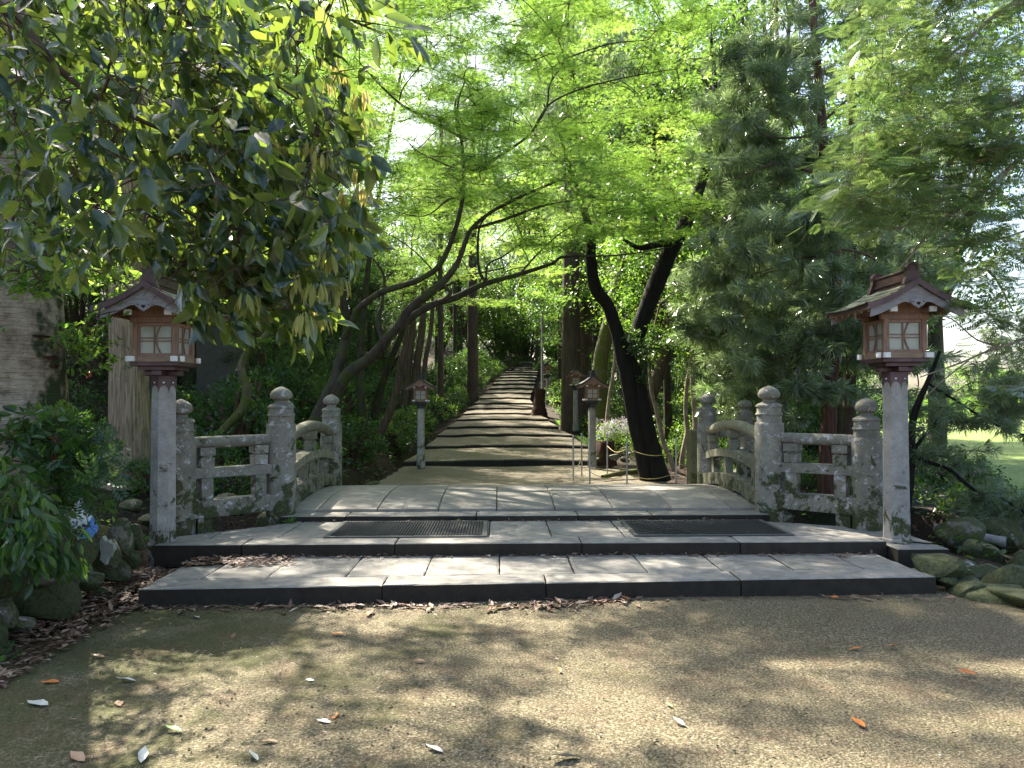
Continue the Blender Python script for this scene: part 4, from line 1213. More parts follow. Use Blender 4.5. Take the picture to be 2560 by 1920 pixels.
L_([(1157, 430, 10.7, 8), (1200, 419, 10.6, 9), (1287, 366, 10.5, 8), (1330, 330, 10.4, 7), (1352, 292, 10.4, 6), (1383, 255, 10.4, 6), (1456, 222, 10.5, 5), (1571, 193, 10.8, 4), (1692, 173, 11, 2.5)])
L_([(1340, 320, 10.4, 6), (1369, 265, 10.4, 6), (1376, 212, 10.4, 6), (1411, 150, 10.4, 6), (1398, 96, 10.3, 5), (1412, 53, 10.2, 5), (1440, -40, 10, 3)])
L_([(1411, 148, 10.4, 5), (1523, 111, 10.6, 4), (1620, 101, 10.8, 2.5)])
L_([(1398, 96, 10.3, 4), (1350, 40, 10.2, 3.5), (1300, -10, 10, 2.5)])
L_([(1219, 709, 12, 10), (1200, 680, 11.9, 9), (1195, 620, 11.8, 8), (1203, 560, 11.7, 6), (1240, 520, 11.6, 4)])
L_([(1215, 700, 12, 7), (1222, 660, 12, 6), (1260, 640, 12.1, 5), (1305, 600, 12.2, 4.5), (1290, 560, 12.2, 3)])
L_([(1090, 758, 11.7, 12), (1125, 735, 11.6, 11), (1100, 700, 11.6, 6), (1060, 650, 11.6, 4), (1000, 600, 11.6, 3), (920, 560, 11.6, 2.5)])
L_([(1301, 685, 12.1, 6), (1340, 640, 12, 5), (1400, 585, 11.9, 4), (1470, 545, 11.8, 2.5)])
L_([(1162, 490, 10.8, 6), (1120, 500, 10.9, 6), (1060, 540, 11, 3), (960, 520, 11, 2)])
L_([(1145, 330, 10.6, 5), (1140, 255, 10.6, 6), (1165, 240, 10.5, 5), (1210, 275, 10.5, 4), (1300, 310, 10.5, 3)])
L_([(1000, 250, 10.2, 5), (1012, 215, 10.2, 4), (1060, 150, 10.1, 3.5), (1070, 80, 10, 2.5)])
boxes = [(760, 1250, -200, 420, 8.8, 13, 165), (1150, 1500, -200, 540, 9, 14, 135), (1440, 1790, -200, 470, 10, 15, 100),
         (1240, 1520, 470, 630, 10.3, 12.6, 26), (820, 1200, 360, 560, 9.8, 12.6, 30), (1480, 1740, 470, 600, 11, 13, 26),
         (700, 1700, -800, -200, 9, 13, 40), (1000, 1240, 420, 600, 11.6, 13.4, 12), (820, 1400, -160, 300, 12.5, 15.5, 60), (830, 1060, -100, 560, 12, 16, 44)]
C = np.vstack([clusters(boxes), np.c_[-6.5 + 8 * rs.rand(75), 8.6 + 4.5 * rs.rand(75), 6.9 + 2.2 * rs.rand(75)], np.c_[-5.2 + 5.6 * rs.rand(34), 8.2 + 3.4 * rs.rand(34), 6.9 + 1.8 * rs.rand(34)], np.c_[-5.5 + 6.5 * rs.rand(60), 12.6 + 4 * rs.rand(60), 5.9 + 2.8 * rs.rand(60)]])  # high clusters, mostly out of view, added to shade forecourt and deck
R_ = np.c_[0.42 + 0.4 * rs.rand(len(C)), 0.42 + 0.4 * rs.rand(len(C)), 0.06 + 0.07 * rs.rand(len(C))]
data, segs = fill(C, R_, 200, 'layer', T_MAPLE_LOW, 0.064, 0.35, 6, 0.38)
V, F, Rn = open_gaps(data, T_MAPLE_LOW)
wmesh('foliage', V, F, 'maple_leaf', mp, Rn, False, 'stuff')
twig_parts(mp, segs, 'twig_bark', 0.005)
connect(mp, C, sk, 'twig_bark', 0.008, maxlen=1.5)

# ------------------------------------------------------------------ black forked tree
yt = thing('forked_tree', tuple(at(1633, 1200, 13.2)), 'black barked tree forking into two thick limbs, roped off by stakes right of the path', 'tree')
sy = []
sy.append(limb(yt, [(1640, 1206, 13.2, 76), (1628, 1150, 13.2, 62), (1612, 1080, 13.2, 54), (1598, 1010, 13.2, 52), (1585, 950, 13.2, 56), (1566, 895, 13.2, 44)], 'dark_bark', 'trunk', 14))
sy.append(limb(yt, [(1618, 1200, 13.1, 40), (1600, 1120, 13.1, 34), (1582, 1040, 13.1, 32), (1572, 960, 13.1, 40), (1560, 895, 13.15, 46), (1545, 839, 13.15, 34), (1520, 764, 13.1, 31), (1490, 722, 13.0, 32), (1478, 649, 12.9, 28), (1478, 600, 12.8, 24), (1465, 540, 12.7, 18), (1430, 440, 12.5, 12), (1400, 330, 12.3, 7)], 'dark_bark', 'trunk', 12))
sy.append(limb(yt, [(1572, 905, 13.2, 38), (1589, 850, 13.2, 40), (1620, 764, 13.2, 42), (1650, 690, 13.2, 44), (1680, 620, 13.2, 42), (1708, 572, 13.2, 36), (1740, 500, 13.3, 30), (1770, 400, 13.4, 22), (1790, 260, 13.6, 14), (1780, 100, 13.8, 8)], 'dark_bark', 'branch', 12))
sy.append(limb(yt, [(1690, 600, 13.2, 22), (1650, 610, 13.1, 20), (1600, 620, 13, 14), (1560, 600, 12.9, 7)], 'dark_bark', 'branch', 9))
C = clusters([(1440, 1800, -350, 420, 12, 15.5, 46), (1400, 1640, 430, 610, 12.2, 14, 14), (1200, 1900, -900, -350, 11, 15, 16)])
R_ = np.c_[0.5 + 0.4 * rs.rand(len(C)), 0.5 + 0.4 * rs.rand(len(C)), 0.07 + 0.08 * rs.rand(len(C))]
data, segs = fill(C, R_, 240, 'layer', T_MAPLE_LOW, 0.072, 0.35, 6, 0.4, tone=0.15)
V, F, Rn = open_gaps(data, T_MAPLE_LOW)
wmesh('foliage', V, F, 'maple_leaf', yt, Rn, False, 'stuff'); twig_parts(yt, segs); connect(yt, C, sy, 'twig_bark', 0.009, maxlen=1.6)
# dark ivy tuft on the fork
C = clusters([(1575, 1650, 830, 960, 12.75, 13.0, 12)])
data, segs = fill(C, np.tile([.16, .12, .14], (len(C), 1)), 90, 'ball', T_DIAMOND, 0.06, 0.4, 8)
V, F, Rn = data
wmesh('ivy', V, F, 'broad_leaf', yt, Rn, False, 'stuff')

# ------------------------------------------------------------------ big oak at the far left: trunk and overhanging boughs
ok = thing('oak_tree', (-4.45, 6.9, .4), 'huge evergreen oak at the left edge, glossy leaves hanging over the lantern', 'tree')
so = []
V, F, s = tube([(-4.42, 6.9, .2), (-4.42, 6.88, .9), (-4.44, 6.85, 2.2), (-4.5, 6.8, 3.6), (-4.5, 6.6, 5.2), (-4.3, 6.2, 7.0)], [.66, .56, .53, .5, .48, .36], 28, 6, 0.02)
wmesh('trunk', V, F, 'old_oak_bark', ok); so.append(s)
for (u, v, w, h) in ((56, 885, 24, 13), (60, 908, 20, 12), (45, 830, 26, 7), (43, 1008, 10, 6), (4, 930, 12, 12)):
    p = at(u, v, 6.33)
    mb = MB(); pts = [(p[0] + w / 2 / FPX * 6.3 * math.cos(a), 0, p[2] + h / 2 / FPX * 6.3 * math.sin(a)) for a in np.linspace(0, 2 * math.pi, 11)[:-1]]
    dx = lambda x: 6.885 - math.sqrt(max(0.01, .545 ** 2 - (x + 4.43) ** 2)) - .012
    mb.add([(x, dx(x), z) for x, y, z in pts] + [(p[0], dx(p[0]) + .03, p[2])], [(i, (i + 1) % 10, 10) for i in range(10)])
    wmesh('scar', np.vstack(mb.V), np.array(mb.F[3]), 'stump_wood', ok)
O_ = lambda pts, **k: so.append(limb(ok, pts, 'twig_bark', 'branch', 7, **k))
O_([(-500, -900, 4.6, 120), (-260, -420, 3.6, 80), (-60, -60, 3.3, 34), (60, 60, 3.3, 22), (150, 170, 3.35, 18), (250, 245, 3.4, 14), (400, 320, 3.5, 10), (560, 380, 3.6, 8), (700, 450, 3.8, 6), (800, 520, 3.9, 4)])
O_([(250, 245, 3.4, 10), (330, 380, 3.5, 7), (400, 480, 3.6, 6), (520, 560, 3.7, 5), (640, 640, 3.8, 4)])
O_([(-60, -120, 3.4, 24), (200, -60, 3.5, 14), (420, 20, 3.6, 10), (560, 120, 3.8, 7), (720, 230, 4.0, 5), (860, 320, 4.2, 3.5)])
O_([(-100, -300, 3.4, 20), (260, -180, 3.3, 12), (560, -60, 3.3, 8), (760, 10, 3.4, 5), (880, 60, 3.5, 3)])
O_([(-40, 120, 4.2, 14), (60, 260, 4.3, 10), (170, 400, 4.4, 7), (180, 500, 4.4, 5), (200, 620, 4.4, 4)])
O_([(400, 480, 3.9, 6), (480, 620, 4.0, 5), (560, 700, 4.0, 3.5), (650, 760, 4.0, 2.5)])
oc = [(-20, 900, -160, 90, 2.9, 4.2, 60), (0, 560, 60, 330, 3.0, 4.6, 62), (480, 850, 80, 330, 3.4, 4.7, 38), (150, 640, 300, 560, 3.1, 4.6, 56), (560, 860, 320, 560, 3.4, 4.6, 30),
      (430, 640, 540, 700, 3.5, 4.5, 16), (300, 460, 540, 640, 3.5, 4.5, 9), (520, 800, 540, 700, 3.5, 4.3, 16), (600, 770, 700, 770, 3.6, 4.1, 6), (470, 620, 660, 740, 3.3, 4.0, 7), (0, 260, 300, 620, 4.2, 5.2, 14)]
C = clusters(oc)
Cu = np.c_[-7.5 + 4.2 * rs.rand(60), 6.5 + 4.5 * rs.rand(60), 5.6 + 2.6 * rs.rand(60)]
du_, sg_ = fill(Cu, np.tile([.6, .6, .35], (60, 1)), 110, 'ball', T_OVAL, .12, .4, 6)
V, F, Rn = open_gaps(du_, T_OVAL)
wmesh('upper_foliage', V, F, 'oak_leaf', ok, Rn, False, 'stuff'); twig_parts(ok, sg_)
connect(ok, Cu, so, 'twig_bark', .02, 5, 'boughs', 2.5)
lv = []; stk = ([], [])
for c in C:
    k = 3
    e = unit(rs.normal(size=(k, 3)) * [1, 1, .5] + [0.35, 0, -0.7]) * (0.12 + 0.14 * rs.rand(k, 1))
    for q in range(k):
        E = c + e[q]
        stk[0].append(c); stk[1].append(E)
        n = rs.randint(3, 6)
        D = unit(rs.normal(size=(n, 3)) * 0.62 + unit(e[q]) * 0.5 + np.array([0.22, 0, -0.65]))
        U = unit(rs.normal(size=(n, 3)) * 0.7 + np.array([0, -0.5, 0.5]))
        P = np.repeat(E[None], n, 0) + rs.normal(size=(n, 3)) * 0.02
        lv.append((P, D, U, (0.085 + 0.065 * rs.rand(n)), rs.rand(n)))
    # link to the bough
P = np.vstack([a[0] for a in lv]); D = np.vstack([a[1] for a in lv]); U = np.vstack([a[2] for a in lv]); S = np.concatenate([a[3] for a in lv]); RR = np.concatenate([a[4] for a in lv])
T_OAK = tmpl([(0, 0, 0), (.11, .15, .035), (.19, .38, .05), (.175, .62, .04), (.11, .82, 0), (0, 1, -.07), (-.11, .82, 0), (-.175, .62, .04), (-.19, .38, .05), (-.11, .15, .035), (0, .5, -.01)],
             [(0, 1, 10), (1, 2, 10), (2, 3, 10), (3, 4, 10), (4, 5, 10), (5, 6, 10), (6, 7, 10), (7, 8, 10), (8, 9, 10), (9, 0, 10)])
T_OAK2 = (T_OAK[0] * [1.15, 1, 1] + np.c_[np.zeros(11), np.zeros(11), -.30 * T_OAK[0][:, 1] ** 2], T_OAK[1])
tipv = P + D * S[:, None] * .7
uu = 1248 + tipv[:, 0] / tipv[:, 1] * FPX; vv = 1000 - (tipv[:, 2] - CAM_Z) / tipv[:, 1] * FPX
keep_ = ~((uu > 225) & (uu < 455) & (vv > 668 + 25 * np.sin(uu * .05)))
P, D, U, S, RR = P[keep_], D[keep_], U[keep_], S[keep_], RR[keep_]
# visible size in the photograph decides which leaves are single parts
size_px = S / P[:, 1]
order = np.argsort(-size_px)
dl_ = P + D * S[:, None] * .5
rx_ = dl_[:, 0] / dl_[:, 1]; rz_ = (dl_[:, 2] - CAM_Z) / dl_[:, 1]
vis = (rx_ > -0.64) & (rx_ < -0.15) & (rz_ < 0.5) & (rz_ > 0.0)
single = [i for i in order if vis[i]][:280]
ones = set(single)
leaf_src = []
for q_, r in enumerate((0.1, 0.3, 0.5, 0.7, 0.95)):
    V, F, Rn = cloud(T_OAK2 if q_ % 2 else T_OAK, np.zeros((1, 3)), np.array([[0, 1.0, 0]]), np.array([[0, 0, 1.0]]), [1.0], np.array([r]))
    leaf_src.append(mesh_np('leaf', V, F, 'oak_leaf', Rn, True))
from mathutils import Matrix
for i in single:
    y = D[i]; x = unit(np.cross(y, U[i])); z = np.cross(x, y)
    o = part('leaf', leaf_src[int(RR[i] * 4.99)], ok)
    s = S[i]; pr_ = P[i] - np.array(ok.location)
    o.matrix_basis = Matrix(((x[0] * s, y[0] * s, z[0] * s, pr_[0]), (x[1] * s, y[1] * s, z[1] * s, pr_[1]), (x[2] * s, y[2] * s, z[2] * s, pr_[2]), (0, 0, 0, 1)))
rest = np.array([i for i in range(len(P)) if i not in ones])
hf = len(rest) // 2
V, F, Rn = join([cloud(T_OAK, P[rest[:hf]], D[rest[:hf]], U[rest[:hf]], S[rest[:hf]], RR[rest[:hf]]), cloud(T_OAK2, P[rest[hf:]], D[rest[hf:]], U[rest[hf:]], S[rest[hf:]], RR[rest[hf:]])])
wmesh('foliage', V, F, 'oak_leaf', ok, Rn, True, 'stuff')
twig_parts(ok, (np.array(stk[0]), np.array(stk[1])), 'twig_bark', .004)
connect(ok, C, so, 'twig_bark', .008, 5, 'boughs', 1.2)
# pale young leaves hanging in tassels
T_YOUNG = tmpl([(0, 0, 0), (.10, .3, .02), (.11, .6, .02), (0, 1, -.05), (-.11, .6, .02), (-.10, .3, .02)], [(0, 1, 2), (0, 2, 3), (0, 3, 4), (0, 4, 5)])
TS = [(227, 250, 3.9), (222, 340, 3.9), (632, 270, 3.7), (690, 350, 3.8), (772, 365, 3.8), (815, 395, 3.9), (830, 130, 4.1), (873, 240, 4.1), (888, 420, 4.0), (531, 650, 3.7), (772, 640, 3.8), (830, 630, 3.9),
      (796, 770, 3.9), (675, 580, 3.8), (100, 160, 4.0), (850, 560, 4.0), (740, 620, 4.0), (905, 300, 4.2), (640, 700, 3.9), (860, 480, 4.1), (790, 560, 4.0), (850, 180, 4.2)]
lv = []
TS += [(u + rs.normal() * 26, v + 40 + rs.normal() * 30, 3.3 + .4 * rs.rand()) for u, v, d in TS[::2] if u > 500] + [(880, 330, 3.9), (900, 380, 3.9), (885, 520, 3.8), (850, 700, 3.7), (820, 720, 3.7), (905, 230, 4.0), (800, 800, 3.7), (870, 610, 3.8)]
for u, v, d in TS:
    c = at(u, v, d); n = rs.randint(8, 14)
    a = rs.rand(n) * 6.28; rad = .02 + .025 * rs.rand(n)
    P_ = c + np.c_[np.cos(a) * rad, np.sin(a) * rad, rs.normal(size=n) * .012]
    D_ = unit(np.c_[np.cos(a) * .25, np.sin(a) * .25, -np.ones(n)] + rs.normal(size=(n, 3)) * .08)
    lv.append(cloud(T_YOUNG, P_, D_, np.c_[np.cos(a), np.sin(a), np.ones(n) * .2], .07 + .035 * rs.rand(n)))
V, F, Rn = join(lv)
wmesh('young_leaves', V, F, 'young_oak_leaf', ok, Rn, True, 'stuff')

# ------------------------------------------------------------------ generic crowns shared by the trees behind
def crown_mesh(name, n, R, per, mode, t, size, mat, rc=(0.9, 0.9, 0.35), spread=.35, hollow=.35, up=.4):
    e = rand_dirs(n) * ((hollow + (1 - hollow) * rs.rand(n, 1)) ** .8) * np.array(R)
    Rr = np.array(rc) * (0.7 + 0.6 * rs.rand(n, 1))
    data, segs = fill(e, Rr, per, mode, t, size, spread, 7, up)
    V, F, Rn = data
    VV, FF, o = [], [], 0
    for c in e[:: max(1, n // 22)]:
        v_, f_, _ = tube([(0, 0, -R[2] * .9), c * [.3, .3, .2] + [0, 0, -R[2] * .45], c * .7, c], [.07, .05, .03, .012], 5, 3)
        VV.append(v_); FF.append(f_ + o); o += len(v_)
    return mesh_np(name, V, F, mat, Rn), mesh_np('boughs', np.vstack(VV), np.vstack(FF), 'twig_bark', None, True)
CR = {}
CR['maple'] = crown_mesh('crown', 75, (3.4, 3.4, 2.0), 190, 'layer', T_TRI3, .10, 'maple_leaf', (1.0, 1.0, .16))
CR['bright'] = crown_mesh('crown', 80, (3.0, 3.0, 2.6), 150, 'ball', T_DIAMOND, .12, 'bright_leaf', (.9, .9, .5))
CR['dark'] = crown_mesh('crown', 90, (2.8, 2.8, 3.2), 150, 'ball', T_DIAMOND, .11, 'broad_leaf', (.85, .85, .5))
CR['cedar'] = crown_mesh('crown', 90, (2.2, 2.2, 6.0), 60, 'hang', T_SPRAY, .34, 'needle', (.9, .9, .5))
SHR = [crown_mesh('foliage', 26, (.62, .62, .5), 55, 'ball', T_DIAMOND, .075, 'broad_leaf', (.28, .28, .22), .4, .4),
       crown_mesh('foliage', 22, (.7, .7, .45), 50, 'ball', T_OVAL, .085, 'broad_leaf', (.26, .26, .2), .4, .4),
       crown_mesh('foliage', 24, (.6, .6, .5), 55, 'ball', T_DIAMOND, .07, 'bright_leaf', (.28, .28, .2), .4, .4)]
def straight_trunk(r, h, n=12, lean=0.0, bark='cedar_bark'):
    P = [(0, 0, -.4), (0, 0, 0), (lean * .2, 0, h * .25), (lean * .5, .03, h * .6), (lean, 0, h)]
    V, F, _ = tube(P, [r * 1.35, r * 1.12, r * .92, r * .75, r * .35], n, 5, .07)
    return mesh_np('trunk', V, F, bark, None, True)
TR = {}
LM = [('the tall stone slab', -6.2, 17), ('the left arched railing', -2.4, 10), ('the lone small lantern', -1.6, 15.5), ('the clump of three brown trunks', -2.3, 20), ('the crooked mossy tree', -4.6, 13), ('the slim dark cedar', -2.4, 32), ('the brown cedar left of the steps', -1.3, 38),
      ('the farthest lantern', 2.4, 38), ('the top of the steps', 1.9, 58), ('the red brown stump', 1.6, 31), ('the reddish cedar trunk', 2.4, 26), ('the leaning mossy trunk', 2.6, 20), ('the black forked tree', 2.7, 13.2), ('the slim twin trunks', 3.7, 15), ('the nearer umbrella pine', 4.4, 10.6), ('the sunlit lawn', 14, 22), ('the right arched railing', 3, 10)]
SEEN = {}
def lm(x, y):
    nm, a, b = min(LM, key=lambda q: math.hypot(q[1] - x, (q[2] - y) * .6))
    dx, dy = x - a, (y - b) * .6
    rel = ('right of ' if dx > 0 else 'left of ') if abs(dx) > abs(dy) else ('behind ' if dy > 0 else 'in front of ')
    d = math.hypot(dx, dy)
    return ('just ' if d < 1.2 else 'well ' if d > 4 else '') + rel + nm
def tree(x, y, kind, label, h=6.0, r=.2, s=1.0, crown_z=None, bark=None, group='trees in the wood behind', name=None, lean=0.0, cs=None, nolm=False):
    z = float(terrain(x, y)) - .05
    if not nolm: label = label + ' ' + lm(x, y)
    t = thing(name or {'maple': 'maple_tree', 'bright': 'broadleaf_tree', 'dark': 'evergreen_tree', 'cedar': 'cedar_tree'}[kind], (x, y, z), label, 'tree', group, rs.rand() * 6.28 if not lean else 0.0)
    bark = bark or ('cedar_bark' if kind == 'cedar' else 'maple_bark')
    key = (kind, round(r, 2), round(h), bark, lean)
    if key not in TR: TR[key] = straight_trunk(r, h * (1.25 if kind == 'cedar' else 1.0), 12, lean, bark)
    part('trunk', TR[key], t)
    cm, tm = CR[kind]
    c = part('crown', cm, t); c.location = (lean, 0, crown_z if crown_z is not None else h); 
    cs = cs or (s, s, s)
    c.scale = cs
    w = part('boughs', tm, c, kind='stuff')
    return t
def shrub(x, y, k, s, label, group, cat='shrub', zoff=0.3, tall=1.0):
    z = float(terrain(x, y))
    label = label + ' ' + lm(x, y)
    t = thing('shrub', (x, y, z), label, cat, group, rs.rand() * 6.28)
    fo, tw = SHR[k]
    f = part('foliage', fo, t); f.scale = (s, s, s * tall); f.location = (0, 0, zoff * s)
    w = part('stems', tw, t, kind='stuff'); w.scale = f.scale; w.location = f.location
    return t
B = 'evergreen tree'
# left slope
for x, y, k, h, r, s in [(-8.6, 13, 'dark', 6, .2, 1.0), (-11, 17, 'dark', 5.5, .2, 1.2), (-8.8, 23, 'dark', 4.4, .2, 1.1), (-12.5, 26, 'dark', 5, .25, 1.3), (-14, 21, 'dark', 6, .25, 1.4), (-8.2, 30, 'dark', 4.2, .2, 1.1), (-10.5, 34, 'dark', 5, .2, 1.3), (-7.2, 38, 'dark', 4, .2, 1.1), (-7.8, 20.5, 'dark', 5.6, .2, 1.0), (-7.4, 26.5, 'dark', 5.2, .18, 1.0), (-6.8, 31.5, 'dark', 5, .2, 1.0), (-5.2, 35, 'dark', 2.4, .15, .7), (-7.0, 17.6, 'dark', 6.0, .2, .9),
                         (-8.5, 46, 'dark', 5, .2, 1.4), (-5.6, 48, 'dark', 3.5, .2, 1.0), (-3, 58, 'dark', 5, .2, 1.4), (-14, 32, 'dark', 7, .25, 1.6), (-17, 14, 'dark', 7, .25, 1.6), (-12, 42, 'dark', 7, .25, 1.7)]:
    tree(x, y, k, ('dark ' if s < 1.3 else 'large dark ') + B, h, r, s, group='dark trees on the left slope')
for x, y, h, s in [(-5.6, 19.5, 5.2, .7), (-5.8, 26.5, 5.4, .7), (-5.6, 33.5, 5.8, .7), (-4.8, 41, 6.0, .75), (-3.9, 48, 6.4, .75), (-7.2, 16, 5.4, 1.0),  (-9.5, 21, 7.5, 1.1), (-11, 36, 10, 1.2), (5.5, 46, 11, 1.5), (-3, 52, 11, 1.5)]:
    tree(x, y, 'maple', ('slender' if s < 1 else 'tall slender') + ' bright green maple', h, .13, s, bark='maple_bark', group='maples beside the path')
for x, y, h, s, k in [(-7.2, 24, 9.5, .95, 'bright'), (-6.8, 30, 11.5, 1.0, 'bright'), (-9.4, 27, 12, 1.3, 'dark'), (-8.2, 36, 13.5, 1.25, 'bright'), (-9.2, 19, 9, 1.1, 'dark'), (-11.5, 22, 12, 1.4, 'bright')]:
    tree(x, y, k, 'tall ' + ('light green' if k == 'bright' else 'dark') + ' tree', h, .16, s, group='tall trees on the left slope')
# giants that close the canopy far behind
for i, (x, y, h, s, k) in enumerate([(-17, 44, 12, 2.3, 'dark'), (-17, 52, 18, 2.4, 'bright'), (9, 25, 13.5, 1.6, 'dark'), (15.5, 27, 10, 1.8, 'dark'), (6.2, 29, 13, 1.3, 'dark'), (6.5, 57, 18, 2.0, 'bright'), (5.8, 52, 19, 2.3, 'bright'), (8, 46, 14, 2.0, 'bright'), (10.5, 50, 20, 2.4, 'dark'), (7.5, 34, 13, 1.6, 'dark'), (-20, 36, 16, 2.2, 'dark'), (3, 58, 14, 1.8, 'bright'), (-3, 57, 13, 1.7, 'dark'), (-14, 38, 14, 1.8, 'dark'), (9.5, 60, 14, 1.8, 'dark')]):
    tree(x, y, k, 'very tall ' + ('light green' if k == 'bright' else 'dark') + ' tree', h, .3, s, group='tall trees far behind')
# understorey that hides the slopes
for i in range(30):
    y = 18 + i * 1.0; x = -5.4 - 8 * ((i * .618) % 1)
    tree(x, y, 'dark', 'low dark bushy tree', .9, .08, .5 + .22 * ((i * .37) % 1), crown_z=1.0, group='understorey on the left slope', name='understorey_tree')
for i in range(20):
    y = 17 + i * 1.15; x = min(5.2 + 6.5 * ((i * .618) % 1), .44 * y)
    tree(x, y, 'dark' if i % 4 else 'bright', ('low dark' if i % 4 else 'low light green') + ' bushy tree', .9, .08, .45 + .2 * ((i * .37) % 1), crown_z=1.0, group='understorey right of the path', name='understorey_tree')
# right of the path
for x, y, k, h, r, s in [(5.2, 17.5, 'dark', 5.2, .14, 1.0), (7.6, 17, 'dark', 5, .16, 1.0), (6.6, 22, 'dark', 6, .2, 1.2), (4.9, 26, 'dark', 5.6, .18, 1.1), (4.3, 33, 'dark', 5.5, .2, 1.1), (8.6, 27, 'dark', 7, .22, 1.5), (5.5, 40, 'dark', 6, .2, 1.4), (5.8, 50, 'dark', 6, .2, 1.6),
                         (9.5, 36, 'dark', 7.5, .22, 1.7)]:
    tree(x, y, k, ('dark ' if s < 1.3 else 'large dark ') + B, h, r, s, group='dark trees right of the path')
for x, y, h, s in [(4.4, 20, 4.6, .7), (3.6, 29, 6.0, .8), (5.4, 14.6, 4.4, .55), (6.8, 19.5, 7.2, .9), (3.4, 43, 7.5, .9)]:
    tree(x, y, 'bright', 'light green broadleaf tree catching the sun', h, .12, s, group='light green trees right of the path')
# crest of the slope and the far background
for x, y, s, h in [(0, 66, 2.0, 5), (5, 68, 2.2, 6), (-5, 66, 2.2, 6), (1.5, 78, 2.6, 7), (-9, 76, 2.8, 8), (10, 72, 2.8, 7), (2.2, 61.5, 1.2, 2.2)]:
    tree(x, y, 'dark', 'dark tree closing the view', h, .25, s, group='trees above the top of the slope')
for x, y, s, h in [(-2.5, 62, 1.3, 4.5), (4.6, 60, 1.3, 4.5)]:
    tree(x, y, 'bright', 'sunlit bushy tree', h, .2, s, group='sunlit trees near the top')
# cedars
for x, y, r, h, lb in [(-1.6 + 0.0, 0, 0, 0, '')][:0] : pass
CED = [(at(1428, 1066, 26)[0], 26.0, .34, 11, 'tall red brown cedar right of the steps, behind two small lanterns', 'cedar_bark'),
       (at(1462, 1040, 30)[0], 30.0, .26, 11, 'darker cedar trunk close behind the tall red brown one', 'cedar_bark'),
       (at(1102, 930, 32)[0], 32.0, .13, 10, 'slim dark cedar rising behind the hedge left of the steps', 'cedar_bark'),
       (at(1182, 915, 38)[0], 38.0, .28, 11, 'brown cedar trunk in the middle distance left of the steps', 'cedar_bark'),
       (at(1310, 900, 62)[0], 64.0, .3, 12, 'distant cedar above the top of the steps', 'cedar_bark'),
       (9.3, 31, .35, 12, 'straight cedar beyond the umbrella pines', 'cedar_bark'),
       (13, 52, .35, 12, 'cedar near the edge of the lawn', 'cedar_bark')]
for x, y, r, h, lb, bk in CED:
    tree(x, y, 'cedar', lb, h, r, 1.0 if r > .2 else .5, crown_z=h + 2.0 if r > .2 else h, bark=bk, group='cedars in the wood', nolm=True)
# beyond the lawn
for i, (x, y, s) in enumerate([(30, 62, 1.2), (37, 66, 1.3), (44, 70, 1.3), (52, 78, 1.5), (60, 84, 1.6), (34, 74, 1.6), (47, 88, 1.8), (70, 92, 1.8)]):
    tree(x, y, 'bright', 'low light green bush at the far edge of the sunlit lawn', .6, .1, s * .7, crown_z=.8, group='bushes beyond the lawn', name='bush', nolm=True)
for i, (x, y, s, h, k) in enumerate([(17, 62, 1.9, 5, 'bright'), (24, 58, 2.0, 5, 'dark'), (20, 75, 2.4, 7, 'dark'), (30, 84, 1.6, 3, 'dark'), (58, 92, 1.8, 3, 'bright'), (46, 98, 1.6, 3, 'dark')]):
    tree(x, y, k, ('light green' if k == 'bright' else 'dark green') + (' tree', ' broad tree', ' tall tree')[i % 3], h, .25, s, group='trees beyond the lawn')

# ------------------------------------------------------------------ single trunks near the path that the photo shows clearly
def plain_tree(name, pts, mat, label, sides=12, cat='tree', group=None, wob=.06, crown=None):
    P0 = at(*pts[0][:3])
    t = thing(name, tuple(P0), label, cat, group)
    s = limb(t, pts, mat, 'trunk', sides, 5, wob)
    if crown:
        C = clusters(crown[0]); 
        R_ = np.tile(crown[5] if len(crown) > 5 else [.5, .5, .3], (len(C), 1)) * (.7 + .6 * rs.rand(len(C), 1))
        data, segs = fill(C, R_, crown[1], crown[2], crown[3], crown[4][0], .35, 7)
        V, F, Rn = open_gaps(data, crown[3], 1.0, .8)
        wmesh('foliage', V, F, crown[4][1], t, Rn, False, 'stuff'); twig_parts(t, segs); connect(t, C, [s], 'twig_bark', .012, maxlen=5)
    return t
plain_tree('cedar_tree', [(326, 1215, 12, 150), (326, 1165, 12, 112), (325, 1060, 12, 96), (322, 900, 12, 88), (318, 700, 12, 84), (316, 450, 12, 76), (315, 330, 12, 60), (315, 300, 12, 20)], 'tan_cedar_bark', 'broad tan cedar trunk with fibrous bark behind the left lantern post', 24, wob=.04)
plain_tree('cedar_tree', [(640, 1005, 19, 44), (643, 960, 19, 36), (645, 800, 19, 34), (648, 500, 19, 32), (650, 100, 19, 26), (652, -500, 19, 16)], 'red_bark', 'red brown cedar trunk beside the tall grey stone slab')
plain_tree('crooked_tree', [(531, 1105, 13, 20), (570, 1060, 13, 20), (607, 1020, 13, 24), (618, 971, 13, 22), (604, 929, 13, 19), (610, 895, 13, 18), (640, 860, 13, 15), (668, 832, 13, 14), (682, 800, 13, 13), (700, 770, 13, 13), (738, 735, 13, 12), (760, 660, 13, 8), (770, 560, 12.8, 4)], 'mossy_bark', 'thin crooked mossy tree curving up in front of the stone slab', 9,
           crown=([(660, 860, 380, 640, 12, 14, 16), (540, 660, 840, 880, 12.5, 13, 4)], 120, 'layer', T_MAPLE_LOW, (.06, 'maple_leaf'), [.45, .45, .08]))
